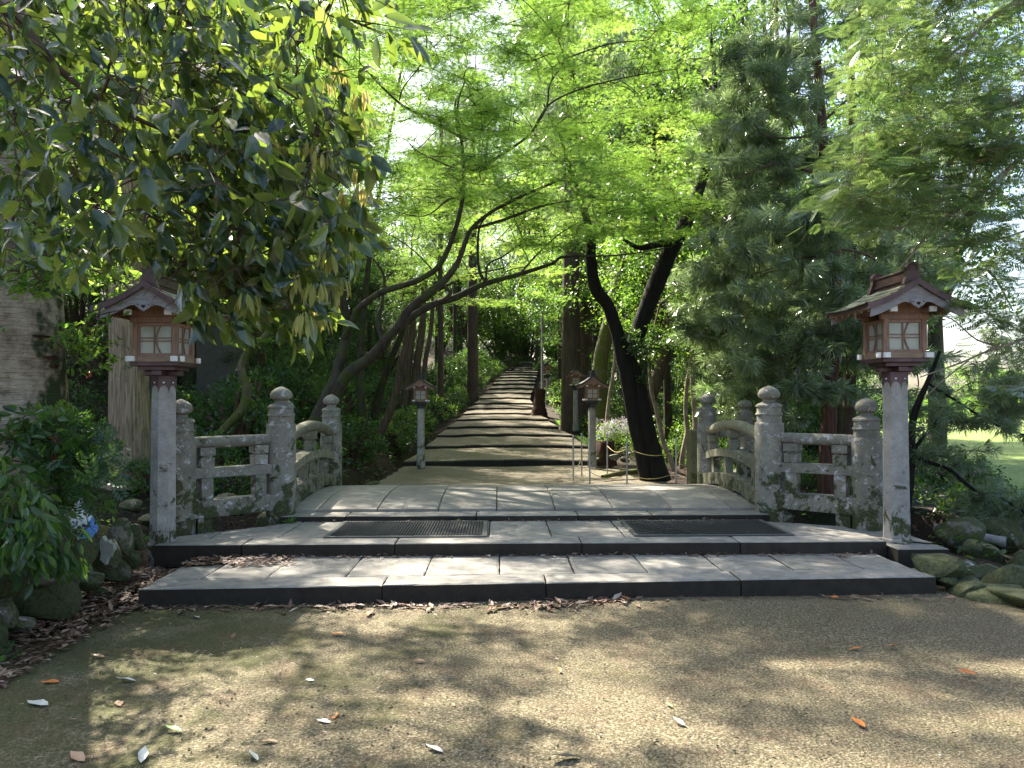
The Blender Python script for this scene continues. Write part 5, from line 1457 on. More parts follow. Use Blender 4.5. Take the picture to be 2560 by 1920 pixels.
plain_tree('mossy_tree', [(1500, 1085, 20, 60), (1499, 1040, 20, 44), (1498, 970, 20, 40), (1502, 900, 20, 38), (1512, 850, 20, 36), (1524, 800, 20, 32), (1538, 740, 20, 28), (1560, 640, 20, 22), (1570, 450, 20, 16)], 'mossy_bark', 'leaning yellow green mossy trunk behind the small brown lantern', 12,
           crown=([(1440, 1660, 250, 640, 18, 22, 18)], 150, 'ball', T_DIAMOND, (.11, 'broad_leaf'), [.8, .8, .5]))
plain_tree('slender_tree', [(1516, 1062, 18, 10), (1524, 990, 18, 9), (1534, 930, 18, 8), (1538, 880, 18, 7), (1545, 760, 18, 5)], 'pale_bark', 'thin pale trunk just left of the black forked tree', 8)
plain_tree('slender_tree', [(1688, 1186, 14.6, 17), (1676, 1150, 14.6, 13), (1660, 1112, 14.6, 12), (1648, 1060, 14.6, 12), (1640, 1020, 14.6, 11), (1628, 974, 14.6, 9), (1624, 907, 14.6, 8), (1632, 840, 14.6, 6), (1650, 760, 14.5, 4)], 'pale_bark', 'thin pale trunk bending up right of the black forked tree', 8,
           crown=([(1600, 1760, 700, 900, 14, 16, 14)], 130, 'ball', T_DIAMOND, (.07, 'broad_leaf'), [.45, .45, .25]))
plain_tree('slender_tree', [(1704, 1190, 15, 17), (1706, 1140, 15, 13), (1718, 1080, 15, 13), (1714, 1030, 15, 11), (1717, 965, 15, 11), (1726, 905, 15, 9), (1730, 800, 15, 6)], 'pale_bark', 'left trunk of two slim twin trees beside the marker stone', 8)
plain_tree('slender_tree', [(1727, 1195, 15.3, 18), (1728, 1150, 15.3, 15), (1738, 1067, 15.3, 13), (1733, 990, 15.3, 13), (1732, 936, 15.3, 12), (1742, 880, 15.3, 13), (1752, 840, 15.3, 12), (1748, 740, 15.3, 8), (1760, 600, 15.3, 5)], 'pale_bark', 'right trunk of two slim twin trees beside the marker stone', 8,
           crown=([(1660, 1900, 480, 860, 14.5, 18, 34)], 170, 'ball', T_DIAMOND, (.075, 'broad_leaf'), [.6, .6, .3]))
plain_tree('slender_tree', [(1795, 1100, 17, 14), (1796, 1004, 17, 12), (1808, 950, 17, 10), (1818, 900, 17, 9), (1830, 800, 17, 6)], 'pale_bark', 'slim trunk seen between the two right bridge posts', 8)
plain_tree('slender_tree', [(1830, 1110, 18, 16), (1828, 1060, 18, 14), (1824, 960, 18, 13), (1820, 880, 18, 12), (1815, 760, 18, 8)], 'cedar_bark', 'darker slim trunk behind the arched right railing', 8,
           crown=([(1800, 2080, 640, 1000, 15, 19, 30)], 150, 'ball', T_DIAMOND, (.08, 'broad_leaf'), [.6, .6, .35]))
plain_tree('leaning_tree', [(1595, 1085, 19, 44), (1620, 1010, 19, 34), (1645, 940, 19, 34), (1665, 880, 19, 32), (1680, 780, 19, 20)], 'cedar_bark', 'leaning brown trunk half hidden behind the black forked tree', 9)
plain_tree('leaning_tree', [(950, 1085, 17, 22), (972, 1035, 17, 20), (990, 982, 17, 18), (1000, 920, 17, 18), (1012, 870, 17, 14), (1020, 800, 17, 8)], 'cedar_bark', 'leaning brown trunk behind the lantern left of the steps', 8)
for du, w, lb in ((0, 20, 'left'), (22, 22, 'middle'), (42, 14, 'right')):
    plain_tree('clumped_tree', [(1012 + du, 1012, 20, w * 1.3), (1016 + du, 960, 20, w), (1022 + du, 900, 20, w * .9), (1032 + du * 1.1, 820, 20, w * .8), (1036 + du * 1.2, 700, 20, w * .6)], 'cedar_bark', lb + ' trunk of the clump of three brown trees left of the steps', 9)
plain_tree('maple_tree', [(935, 1060, 22, 26), (950, 980, 22, 20), (985, 880, 21.8, 17), (1030, 790, 21.5, 13), (1090, 730, 21, 9), (1170, 690, 20.6, 6), (1260, 670, 20.2, 4)], 'maple_bark', 'farther maple whose bright sprays hang over the upper steps', 9, group='maples beside the path',
           crown=([(960, 1400, 600, 770, 17.5, 25, 46), (880, 1420, 380, 610, 17.5, 25, 46)], 150, 'layer', T_MAPLE_LOW, (.095, 'maple_leaf'), [.8, .8, .12]))
mt2 = plain_tree('maple_tree', [(905, 1040, 17.5, 24), (900, 900, 17.5, 18), (912, 760, 17.4, 15), (930, 600, 17.2, 12), (960, 420, 17, 9), (1000, 200, 16.8, 6), (1040, 0, 16.6, 4)], 'maple_bark', 'upright maple behind the large mossy one, filling the sky above the left bank', 9, group='maples beside the path',
           crown=([(800, 1130, -170, 330, 15.5, 20, 74), (820, 1080, 330, 600, 15.5, 20, 34)], 150, 'layer', T_MAPLE_LOW, (.095, 'maple_leaf'), [.8, .8, .13]))
# big stone slab
st = thing('stone_slab', tuple(at(554, 1022, 17)), 'tall dark grey upright stone slab on a boulder plinth on the left slope', 'monument')
x0, x1 = -1.04 / 2, 1.04 / 2; H = 2.05
mb = MB(); P = [(-.52, 0), (.53, 0), (.55, .6), (.54, 1.5), (.50, 1.98), (.2, 2.07), (-.1, 2.02), (-.45, 2.06), (-.52, 1.7), (-.50, .8)]
plate(mb, P, -.13, .13)
part('slab', mb.mesh('slab', 'stele_stone'), st)
import bmesh
def boulder_mesh(seed, sub=3, rough_=.18, flat=1.0):
    bm = bmesh.new(); bmesh.ops.create_icosphere(bm, subdivisions=sub, radius=1.0)
    r = np.random.RandomState(seed); K = r.normal(size=(5, 3)) * 1.6; ph = r.rand(5) * 6.28
    pl_ = unit(r.normal(size=(11, 3))); dd = .55 + .32 * r.rand(11)
    for v in bm.verts:
        p = np.array(v.co); d = p.copy()
        f = 1 + rough_ * sum(math.sin(np.dot(K[i], p) + ph[i]) for i in range(5)) / 2.2
        p = p * f
        for n_, q in zip(pl_, dd):
            e = np.dot(p, n_) - q
            if e > 0: p = p - n_ * e * .85
        v.co = p
    me = bpy.data.meshes.new('boulder'); bm.to_mesh(me); bm.free()
    smooth_by_angle(me, 22)
    return me
BO = [boulder_mesh(s) for s in range(8)]
BOM = {}
def boulder(k, mat):
    if (k, mat) not in BOM:
        me = BO[k].copy(); me.materials.clear(); me.materials.append(M[mat]); BOM[(k, mat)] = me
    return BOM[(k, mat)]
for i, (dx, s) in enumerate(((-.45, .33), (.0, .38), (.48, .3))):
    o = part('plinth_stone', boulder(i, 'mossy_boulder'), st); o.location = (dx, -.1, -.12); o.scale = (s, .3, .2)
# stumps
sp = thing('tree_stump', tuple(at(1347, 1028, 31)), 'tall red brown broken stump at the right edge of the stepped slope', 'stump')
V, F, _ = tube([(0, 0, -.3), (.02, 0, .0), (.03, 0, .4), (.06, 0, .9)], [.42, .3, .22, .2], 16, 5, .25)
part('wood', mesh_np('wood', V, F, 'stump_wood', None, True), sp)
sp2 = thing('tree_stump', tuple(at(1512, 1140, 15.6)), 'low hollow red brown stump between the small lantern and the black tree', 'stump')
V, F, _ = tube([(0, 0, -.2), (0, 0, .0), (0, 0, .28), (0, 0, .30), (0, 0, .22), (0, 0, .1)], [.24, .21, .20, .17, .14, .1], 18, 2, .18, raw=True)
part('wood', mesh_np('wood', V, F, 'stump_wood', None, True), sp2)
lg = at(1505, 1197, 12.9); lg2 = at(1590, 1187, 13.6)
V, F, _ = tube([lg + [0, 0, .03], (lg + lg2) / 2 + [0, 0, .05], lg2 + [0, 0, .05]], [.03, .05, .055], 9, 5, .2)
tag(part('log', mesh_np('log', V, F, 'mossy_bark', None, True)), 'thin rotting log lying on the ground beside the stakes', 'log')
# ------------------------------------------------------------------ umbrella pine right of the bridge
def whorls(C, R_, per, size, tone=0.0):
    lv, A, B = [], [], []
    for c, r, n in zip(C, R_, np.broadcast_to(per, len(C))):
        k = 5
        e = rand_dirs(k) * [1, 1, .4]; E = c + e * r * (0.5 + .6 * rs.rand(k, 1))
        A.append(np.repeat(c[None], k, 0)); B.append(E)
        w = rs.randint(0, k, n); tt = (rs.rand(n, 1)) ** .6
        P = c + (E[w] - c) * tt + rs.normal(size=(n, 3)) * .03
        D = unit(unit(E[w] - c) + rs.normal(size=(n, 3)) * .45 + [0, -.15, -.25])
        U = unit(rs.normal(size=(n, 3)) + [0, 0, .6])
        lv.append(cloud(T_WH, P, D, U, size * (.75 + .5 * rs.rand(n)), np.clip(rs.rand(n) * .6 + rs.rand() * .4 + tone, 0, 1)))
    return join(lv), (np.vstack(A), np.vstack(B))
def wh():
    V = []; F = []; n = 13
    for k in range(n):
        a = k * 2.399; tilt = .45 + .75 * ((k * 5) % n) / n
        d = np.array([math.cos(a) * math.sin(tilt), math.cos(tilt) + .1, math.sin(a) * math.sin(tilt)])
        q = unit(np.cross(d, (0.3, .5, .81))) * .036
        b = len(V); m = d * .6 + np.array([0, 0, .03])
        V += [-q * .3, m + q, m - q, d + np.array([0, 0, -.10])]
        F += [(b, b + 1, b + 2), (b + 2, b + 1, b + 3)]
    return tmpl(V, F)
T_WH = wh()
def pine(label, trunk, mat, boxes, per, size, boughs, rad=(.42, .42, .16), tone=0.0, group='umbrella pines right of the bridge', sides=12):
    t = thing('umbrella_pine', tuple(at(*trunk[0][:3])), label, 'tree', group)
    s = [limb(t, trunk, mat, 'trunk', sides)]
    for b in boughs: s.append(limb(t, b, 'twig_bark', 'branch', 6))
    C = clusters(boxes)
    R_ = np.array(rad) * (.7 + .6 * rs.rand(len(C), 1))
    data, segs = whorls(C, R_, per, size, tone)
    V, F, Rn = open_gaps(data, T_WH, 1.0, 0.3)
    wmesh('foliage', V, F, 'needle', t, Rn, False, 'stuff'); twig_parts(t, segs, r=.005); connect(t, C, s, 'twig_bark', .011, maxlen=2.6)
    return t
pine('umbrella pine with red brown trunk and long drooping needle tufts, right of the bridge',
     [(2066, 1250, 10.6, 50), (2070, 1100, 10.6, 40), (2078, 953, 10.6, 34), (2088, 817, 10.6, 30), (2086, 600, 10.6, 27), (2066, 486, 10.6, 25), (2056, 300, 10.6, 22), (2044, 148, 10.6, 20), (2030, -60, 10.6, 16), (2025, -500, 10.6, 8)], 'red_bark',
     [(1770, 2060, 120, 420, 9.6, 12, 44), (1790, 2120, 400, 700, 9.4, 12, 62), (1760, 2200, 660, 860, 9.4, 12, 46), (1840, 2250, -150, 140, 9.8, 12, 26), (1860, 2120, 860, 1000, 9.4, 11, 14), (2080, 2330, 480, 900, 10.8, 12.6, 34), (1900, 2200, -900, -150, 9.8, 12, 16)], 42, .16,
     [[(2060, 330, 10.6, 9), (2000, 345, 10.4, 7), (1935, 345, 10.2, 4), (1900, 330, 10, 2)], [(2060, 440, 10.6, 9), (1950, 410, 10.2, 6), (1860, 440, 10, 4), (1770, 470, 9.8, 2)],
      [(2070, 500, 10.6, 8), (1990, 520, 10.2, 6), (1900, 560, 9.9, 3)], [(2085, 640, 10.6, 9), (1990, 650, 10.2, 6), (1880, 690, 9.9, 3)], [(2066, 300, 10.6, 8), (2130, 240, 10.8, 6), (2180, 180, 11, 3)],
      [(2085, 620, 10.6, 8), (2170, 640, 10.9, 5), (2240, 700, 11, 3)], [(2080, 860, 10.6, 7), (2000, 880, 10.2, 4), (1940, 900, 10, 2)]])
pine('darker umbrella pine close behind the first, with a straight red brown trunk',
     [(2118, 1240, 12.2, 42), (2122, 1050, 12.2, 33), (2126, 850, 12.2, 29), (2128, 500, 12.2, 24), (2130, 100, 12.2, 16), (2130, -400, 12.2, 8)], 'cedar_bark',
     [(1700, 1900, 700, 960, 12.5, 14.5, 22), (2150, 2400, 120, 700, 12, 14, 34), (1760, 2040, 840, 1060, 12.5, 14, 18), (2180, 2330, 860, 1040, 11.5, 13, 8)], 40, .18,
     [[(2126, 700, 12.2, 8), (2230, 660, 12.5, 5), (2330, 640, 12.8, 3)], [(2120, 960, 12.2, 7), (2010, 930, 12.6, 5), (1900, 930, 13, 3)]], (.5, .5, .2), -.15)
pine('umbrella pine whose crown hangs behind the slim trunks and the arched railing',
     [(1935, 1120, 15.5, 26), (1938, 900, 15.5, 22), (1940, 600, 15.5, 18), (1944, 200, 15.5, 12), (1944, -100, 15.5, 6)], 'red_bark',
     [(1730, 2000, 420, 800, 13.8, 16, 50), (1740, 1900, 240, 460, 13.8, 16, 20)], 46, .18,
     [[(1938, 700, 15.5, 8), (1840, 690, 15.2, 5), (1740, 720, 15, 2)]], (.55, .55, .2), -.05)

# ------------------------------------------------------------------ light green fine conifer hanging in from the right edge
hm = thing('hemlock_tree', (7.2, 7.4, -.4), 'light green feathery conifer reaching in from the right edge above the lantern', 'tree')
V, F, s0 = tube([(7.3, 7.6, -.9), (7.2, 7.5, 1), (7.0, 7.4, 3.2), (7.0, 7.3, 5.5), (6.9, 7.2, 8.5)], [.3, .24, .2, .15, .07], 14, 5, .06)
wmesh('trunk', V, F, 'red_bark', hm)
sh = [s0]
H_ = lambda pts: sh.append(limb(hm, pts, 'pale_bark', 'branch', 7))
H_([(2960, 130, 7.3, 26), (2700, 190, 7.0, 20), (2560, 251, 6.8, 15), (2480, 289, 6.7, 13), (2412, 350, 6.6, 10), (2345, 381, 6.6, 7), (2260, 385, 6.6, 3)])
H_([(2960, 190, 7.3, 24), (2720, 300, 6.9, 16), (2560, 395, 6.6, 12), (2470, 473, 6.5, 11), (2383, 535, 6.4, 9), (2320, 590, 6.4, 7), (2270, 650, 6.4, 5), (2230, 690, 6.4, 2.5)])
H_([(2960, -100, 7.3, 24), (2700, -60, 6.9, 16), (2520, 20, 6.7, 11), (2400, 120, 6.6, 7), (2300, 200, 6.5, 4), (2200, 260, 6.5, 2)])
H_([(2383, 535, 6.4, 5), (2310, 530, 6.3, 5), (2282, 560, 6.3, 4), (2210, 575, 6.3, 3), (2160, 520, 6.3, 2)])
H_([(2960, 620, 7.3, 20), (2700, 780, 7.0, 10), (2560, 850, 6.8, 7), (2470, 880, 6.8, 6), (2400, 910, 6.8, 5), (2300, 945, 6.8, 3)])
H_([(2500, 870, 6.8, 5), (2440, 850, 6.7, 4), (2380, 800, 6.7, 3.5), (2330, 790, 6.7, 2)])
H_([(2420, 905, 6.8, 4), (2350, 960, 6.7, 3.5), (2310, 1000, 6.7, 2)])
H_([(2412, 350, 6.6, 5), (2370, 430, 6.5, 4), (2340, 520, 6.4, 3), (2290, 570, 6.4, 2)])
H_([(2620, 560, 6.9, 7), (2500, 600, 6.8, 5), (2420, 610, 6.7, 4), (2350, 600, 6.7, 2)])
boxes = [(2140, 2620, -260, 120, 6.0, 7.6, 100), (2140, 2560, 120, 380, 5.9, 7.4, 95), (2080, 2560, 360, 560, 5.9, 7.2, 96), (2400, 2560, 560, 620, 6.2, 7.0, 6), (2360, 2620, 600, 800, 6.4, 7.6, 26), (2400, 2640, 800, 1000, 6.6, 7.4, 12), (2200, 2900, -900, -260, 6, 8, 30)]
C = clusters(boxes)
data, segs = fill(C, np.array([.3, .3, .07]) * (.7 + .6 * rs.rand(len(C), 1)), 13, 'layer', T_SPRAY, .19, .5, 5, .5)
V, F, Rn = data
wmesh('foliage', V, F, 'fine_needle', hm, Rn, False, 'stuff'); twig_parts(hm, segs, 'pale_bark', .003); connect(hm, C, sh, 'pale_bark', .005, 4, maxlen=2.0)

# dark drooping conifer in front of the lawn
dk = thing('drooping_conifer', tuple(at(2283, 1210, 9.2)), 'dark drooping conifer low behind the right lantern post, in front of the bright lawn', 'tree')
sd = []
Q_ = lambda pts: sd.append(limb(dk, pts, 'dark_bark', 'branch', 7))
sd.append(limb(dk, [(2262, 1300, 9.3, 26), (2275, 1180, 9.2, 22), (2281, 1060, 9.2, 18), (2300, 1000, 9.2, 16), (2320, 955, 9.2, 12), (2350, 880, 9.2, 8)], 'dark_bark', 'trunk', 9))
Q_([(2279, 1140, 9.2, 12), (2330, 1160, 9.1, 10), (2376, 1178, 9, 10), (2433, 1225, 8.9, 9), (2505, 1250, 8.8, 7), (2570, 1290, 8.7, 4)])
Q_([(2281, 1131, 9.2, 9), (2300, 1105, 9.2, 10), (2330, 1070, 9.2, 9), (2352, 1045, 9.2, 7), (2372, 1020, 9.2, 4)])
Q_([(2320, 960, 9.2, 7), (2400, 1010, 9.1, 6), (2480, 1060, 9, 5), (2560, 1090, 8.9, 3)])
C = clusters([(2320, 2600, 960, 1100, 8.6, 10, 26), (2420, 2620, 1180, 1290, 8.5, 9.4, 14), (2290, 2440, 1120, 1210, 8.8, 9.6, 6), (2440, 2640, 840, 980, 8.6, 10, 16)])
data, segs = whorls(C, np.array([.3, .3, .12]) * (.7 + .6 * rs.rand(len(C), 1)), 24, .13, -.1)
V, F, Rn = data
wmesh('foliage', V, F, 'needle', dk, Rn, False, 'stuff'); twig_parts(dk, segs, r=.004); connect(dk, C, sd, 'twig_bark', .008, maxlen=2)

# bright leaves between the oak bough and its trunk, on a small tree at the left edge
plain_tree('sapling', [(30, 1150, 7.9, 16), (60, 900, 7.8, 12), (110, 620, 7.7, 10), (160, 380, 7.6, 8), (200, 100, 7.4, 5)], 'twig_bark', 'small bright leaved tree between the huge oak trunk and the tan cedar', 8,
           crown=([(-60, 330, 250, 700, 7.0, 8.6, 60), (-60, 210, 130, 640, 5.2, 6.1, 40), (-60, 130, 640, 780, 5.4, 6.0, 8), (180, 330, 640, 780, 6.8, 7.6, 8), (160, 260, 780, 900, 6.6, 7.2, 6)], 75, 'ball', T_OVAL, (.075, 'bright_leaf'), [.3, .3, .2]))

# ------------------------------------------------------------------ shrubs and hedge
for i in range(34):
    y = 13.2 + i * 1.25
    x = float(pl(y)) - 1.0 - .35 * rs.rand() - (.25 if y < 20 else 0)
    shrub(x, y, rs.randint(0, 2) if i % 5 else 2, .95 + .35 * rs.rand(), 'dark leafy hedge shrub', 'hedge shrubs left of the steps', zoff=.35, tall=1.0)
    x2 = x - 1.1 - .4 * rs.rand()
    shrub(x2, y + .4, rs.randint(0, 2), 1.15 + .5 * rs.rand(), 'taller dark shrub behind the hedge,', 'taller shrubs on the left slope', zoff=.5, tall=1.2)
for x, y, k, s in [(-4.4, 12.2, 0, 1.1), (-5.6, 13.6, 1, 1.2), (-4.6, 14.8, 0, 1.3), (-6.3, 15.2, 1, 1.0), (-7.6, 13.8, 0, 1.0), (-5.2, 17, 0, 1.5), (-7.2, 18.4, 1, 1.5), (-8.4, 16.2, 0, 1.2), (-9.4, 14.4, 1, 1.3), (-6.2, 20, 0, 1.8), (-8.8, 21.5, 0, 2.0),
                   (-5.2, 11.6, 1, .8), (-6.6, 12.6, 0, .7), (-3.9, 11.6, 0, .75), (-11, 14, 0, 1.5), (-12, 17, 0, 2.0)]:
    shrub(x, y, k, s, 'low dark bank shrub', 'bank shrubs beyond the left railing')
for x, y, k, s in [(3.4, 17.8, 1, .7), (3.8, 16.6, 2, .7), (4.8, 16.0, 1, .8), (5.8, 15.2, 0, .8), (4.4, 13.9, 1, .6), (5.2, 13.2, 0, .7), (6.4, 13.6, 1, .9), (3.0, 20.6, 2, .8), (3.4, 22.5, 1, .8), (2.9, 25.2, 0, .8), (3.6, 27.5, 2, .9), (2.9, 30.4, 1, 1.0), (3.0, 34, 2, 1.2), (2.9, 37, 1, 1.2),
                   (3.2, 40, 2, 1.3), (3.6, 44, 0, 1.4), (3.8, 48, 2, 1.5), (7.2, 15.6, 0, 1.0), (8.2, 13.4, 1, .9), (4.6, 18.8, 0, 1.0), (6.0, 17.6, 1, 1.3), (7.4, 19.4, 0, 1.5), (9, 17, 0, 1.6), (3.2, 53, 1, 1.6), (5, 22, 0, 1.4), (5.6, 28, 1, 1.8)]:
    shrub(x, y, k, s, 'small glossy shrub', 'shrubs right of the path')
for x, y, k, s in [(4.7, 9.9, 1, .6), (5.4, 10.6, 1, .75), (6.4, 10.2, 1, .85), (7.4, 9.6, 1, .9), (6.0, 11.8, 1, .9), (8.4, 10.8, 1, 1.0), (5.0, 12, 2, .7), (7.0, 8.9, 2, .6), (9.6, 12.6, 2, 1.0), (8.9, 14.6, 1, 1.1), (4.3, 10.9, 1, .5)]:
    shrub(x, y, k, s, 'green leafy stream bank shrub', 'stream bank shrubs', zoff=.25)
# white azalea
az = thing('azalea_bush', tuple(at(1542, 1112, 16.2)), 'azalea bush covered in pale pink white blossom behind the stakes', 'shrub')
C = np.c_[rs.normal(size=26) * .2, rs.normal(size=26) * .2, .22 + .26 * rs.rand(26)]
data, segs = fill(C, np.tile([.2, .2, .14], (26, 1)), 55, 'ball', T_TRI3, .045, .4)
part('blossom', leaf_mesh('blossom', data, 'azalea_flower'), az, kind='stuff')
data, segs = fill(C - [0, 0, .08], np.tile([.22, .22, .2], (26, 1)), 45, 'ball', T_DIAMOND, .05, .4)
part('foliage', leaf_mesh('foliage', data, 'bright_leaf'), az, kind='stuff')
# ferns
FERN = cloud(T_FERN, np.zeros((11, 3)), np.c_[np.cos(np.arange(11) * .571), np.sin(np.arange(11) * .571), .75 + .3 * rs.rand(11)], np.tile([0, 0, 1.0], (11, 1)), .45 + .15 * rs.rand(11))
fm = leaf_mesh('fronds', FERN, 'fern_leaf')
for x, y, s, lb in [(-3.3, 11.5, 1.0, 'bright fern at the edge of the ditch just past the left railing, nearest'), (-3.75, 12.3, 1.1, 'bright fern beside the left ditch, behind the nearest one'), (-3.1, 13.2, .9, 'fern under the hedge by the left lantern'), (-3.5, 14.3, .9, 'dim fern deep under the hedge left of the small lantern'), (-4.4, 11.3, .8, 'fern left of the far left bridge post'),
                 (2.55, 22.0, 1.0, 'fern right of the steps in front of the reddish cedar'), (2.7, 19.6, .8, 'fern beside the pale post of the second right lantern'), (2.35, 27.5, 1.1, 'fern at the foot of the tall stump'), (-3.05, 6.9, .3, 'tiny fern on the dry stone wall beside the left lantern'), (-3.05, 4.6, .55, 'fern at the bottom left foot of the dry stone wall')]:
    t = thing('fern', (x, y, float(terrain(x, y)) + .01), lb, 'fern', 'ferns', rs.rand() * 6, s)
    part('fronds', fm, t)
# ground cover on both banks
def cover(n, x0, x1, y0, y1, hmax, t, size, mat, name, cond=None, zof=0.0):
    x = x0 + (x1 - x0) * rs.rand(n); y = y0 + (y1 - y0) * rs.rand(n)
    k = (np.sin(x * 1.9 + 1) * np.sin(y * 1.6) + .5 * np.sin(x * 5 + y * 4) + .9 * rs.rand(n)) > .1
    dl = pl(y) - x; dr = x - pr(y)
    k &= ((dl > .45) | (dr > .5)) | (y < 11)
    if cond is not None: k &= cond(x, y)
    x, y = x[k], y[k]; n = len(x)
    P = np.c_[x, y, terrain(x, y) + zof + hmax * rs.rand(n)]
    D = unit(rs.normal(size=(n, 3)) * [1, 1, .3] + [0, 0, .25]); U = unit(rs.normal(size=(n, 3)) * .45 + [0, 0, 1])
    me = leaf_mesh(name, cloud(t, P, D, U, size * (.6 + .8 * rs.rand(n))), mat)
    return part(name, me, kind='stuff')
farside = lambda x, y: poly_dist(x, y, GULLY) > .9
cover(16000, -12, -2.6, 10.6, 26, .22, T_OVAL, .10, 'broad_leaf', 'ground_cover', farside)
cover(5000, -9, -3.6, 7.6, 9.2, .15, T_OVAL, .07, 'bright_leaf', 'ground_cover', lambda x, y: (x < -3.7) & (poly_dist(x, y, GULLY) > .5))
cover(9000, 3.3, 12, 10.4, 24, .18, T_OVAL, .09, 'broad_leaf', 'ground_cover', farside)
cover(3500, 4.3, 9.5, 7.2, 10.6, .2, T_OVAL, .09, 'broad_leaf', 'ground_cover', lambda x, y: x > 4.4)
cover(9000, 9.6, 34, 16, 40, .02, T_BLADE, .16, 'grass_blade', 'lawn_grass', None, .12)

# ------------------------------------------------------------------ left foreground: dry stone wall and bushes
wl = thing('stone_wall', (-3.3, 5.8, 0), 'low dry stone wall of mossy boulders at the left foreground', 'wall')
ST = [(203, 1383, 74, 84), (266, 1380, 60, 72, 'boulder'), (313, 1345, 46, 84), (134, 1499, 128, 106), (231, 1449, 76, 54), (178, 1462, 50, 70), (28, 1455, 66, 82), (98, 1440, 56, 52), (60, 1375, 90, 70), (130, 1385, 70, 70),
      (15, 1530, 60, 70), (300, 1430, 52, 50), (335, 1395, 30, 60), (-60, 1480, 110, 110), (-60, 1380, 110, 90), (60, 1300, 90, 70), (150, 1320, 80, 60), (-50, 1580, 110, 100), (345, 1345, 26, 60), (250, 1490, 50, 34), (60, 1560, 60, 46)]
for i, q in enumerate(ST):
    u, v, w, h = q[:4]
    D_ = 3.22 * FPX / (1248 - u)
    p = at(u, v, D_) + np.array([-.05, 0.02, 0])
    k = w / FPX * D_
    o = part('stone', boulder(i % 8, ('boulder', 'mossy_boulder')[i % 3 == 0]), wl)
    o.location = tuple(p - np.array(wl.location)); o.scale = (max(.14, k * .62), k * .72, h / FPX * D_ * .60); o.rotation_euler = (0, 0, (i * 1.3) % .8 - .4)
p = at(266, 1372, 6.12)  # pale lichen crust on the face of a wall stone
mb = MB(); P = []
for k in range(16):
    a = k / 16 * 6.283; rr = 1 + .25 * math.sin(a * 3 + 1) + .15 * math.sin(a * 7)
    P.append((p[0] + .052 * rr * math.cos(a), p[1] + .0, p[2] + .09 * rr * math.sin(a)))
tag(part('lichen_crust', MB().add([(x, y - .02, z) for x, y, z in P] + [(x, y + .03, z) for x, y, z in P], [list(range(16)), list(range(31, 15, -1))] + [[i, 16 + i, 16 + (i + 1) % 16, (i + 1) % 16] for i in range(16)]).mesh('lichen_crust', 'lichen_patch', off=wl.location), wl, loc=(0, 0, 0)), 'white lichen crusted face on the stone')

# crumpled white and blue sheet behind the leaves
X, Y = np.meshgrid(np.linspace(0, 1, 16), np.linspace(0, 1, 10))
c0, c1 = at(165, 1285, 6.3), at(245, 1345, 6.5)
V = np.c_[(c0[0] + (c1[0] - c0[0]) * X).ravel(), (6.25 + .25 * Y + .03 * np.sin(X * 20)).ravel(), (c0[2] + (c1[2] - c0[2]) * X + .10 - .12 * (1 - Y) + .02 * np.sin(X * 13 + Y * 7) + .015 * np.sin(Y * 22)).ravel()]
i = np.arange(9 * 15); r_, c_ = i // 15, i % 15; a = r_ * 16 + c_
F = np.c_[a, a + 1, a + 17, a + 16]
sh_ = thing('plastic_sheet', tuple(V[0]), 'crumpled white plastic sheet with a blue end lying on the wall under the bush', 'plastic sheet')
k = c_ < 10
part('white_part', mesh_np('white_part', V - V[0], F[k], 'white_sheet', None, True), sh_)
part('blue_part', mesh_np('blue_part', V - V[0], F[~k], 'blue_sheet', None, True), sh_)
def bush(name, base, boxes, per, t, size, mat, label, rad, mode='ball', stems=True, twk=6):
    th = thing(name, tuple(base), label, 'shrub')
    C = clusters(boxes)
    data, segs = fill(C, np.array(rad) * (.7 + .6 * rs.rand(len(C), 1)), per, mode, t, size, .4, twk)
    V, F, Rn = data
    wmesh('foliage', V, F, mat, th, Rn, False, 'stuff'); twig_parts(th, segs, r=.003)
    s = (np.array([base, np.array(base) + [0, 0, .15]]), None)
    connect(th, C, [s], 'twig_bark', .007, 5, 'stems')
    return th
bush('nandina_bush', at(190, 1330, 6.4), [(110, 240, 1045, 1150, 5.9, 6.5, 14), (120, 255, 1130, 1260, 5.7, 6.3, 15), (60, 220, 1200, 1320, 5.6, 6.1, 10)], 13, T_PINNATE, .17, 'broad_leaf', 'airy bush with feathery leaves and a few red berries before the tan cedar', (.2, .2, .16), 'ball')
nb = [o for o in COL.objects if o.name.startswith('nandina_bush')][0]
for u, v in ((128, 1092), (140, 1143), (105, 1085), (226, 933)):
    c = at(u, v, 5.9); mb = MB()
    for k in range(7):
        q = c + rs.normal(size=3) * .012
        mb.lathe([(.001, -.007), (.006, -.004), (.007, 0), (.006, .004), (.001, .007)], q, 6)
    part('berry_cluster', mb.mesh('berry_cluster', 'red_berry', True, off=nb.location), nb)
bush('broadleaf_bush', at(20, 1420, 5.4), [(-60, 110, 1230, 1400, 4.6, 5.3, 16), (60, 170, 1270, 1410, 4.8, 5.3, 10), (-60, 70, 1130, 1250, 5.0, 5.6, 7)], 24, T_OAK, .11, 'broad_leaf', 'shrub with large dark pointed leaves over the stone wall at the left', (.17, .15, .13), 'hang')
bush('broadleaf_bush', at(40, 1150, 5.9), [(-60, 160, 1040, 1200, 5.6, 6.2, 14)], 26, T_OAK, .10, 'broad_leaf', 'leafy shrub rising in front of the huge oak trunk', (.2, .2, .15), 'ball')

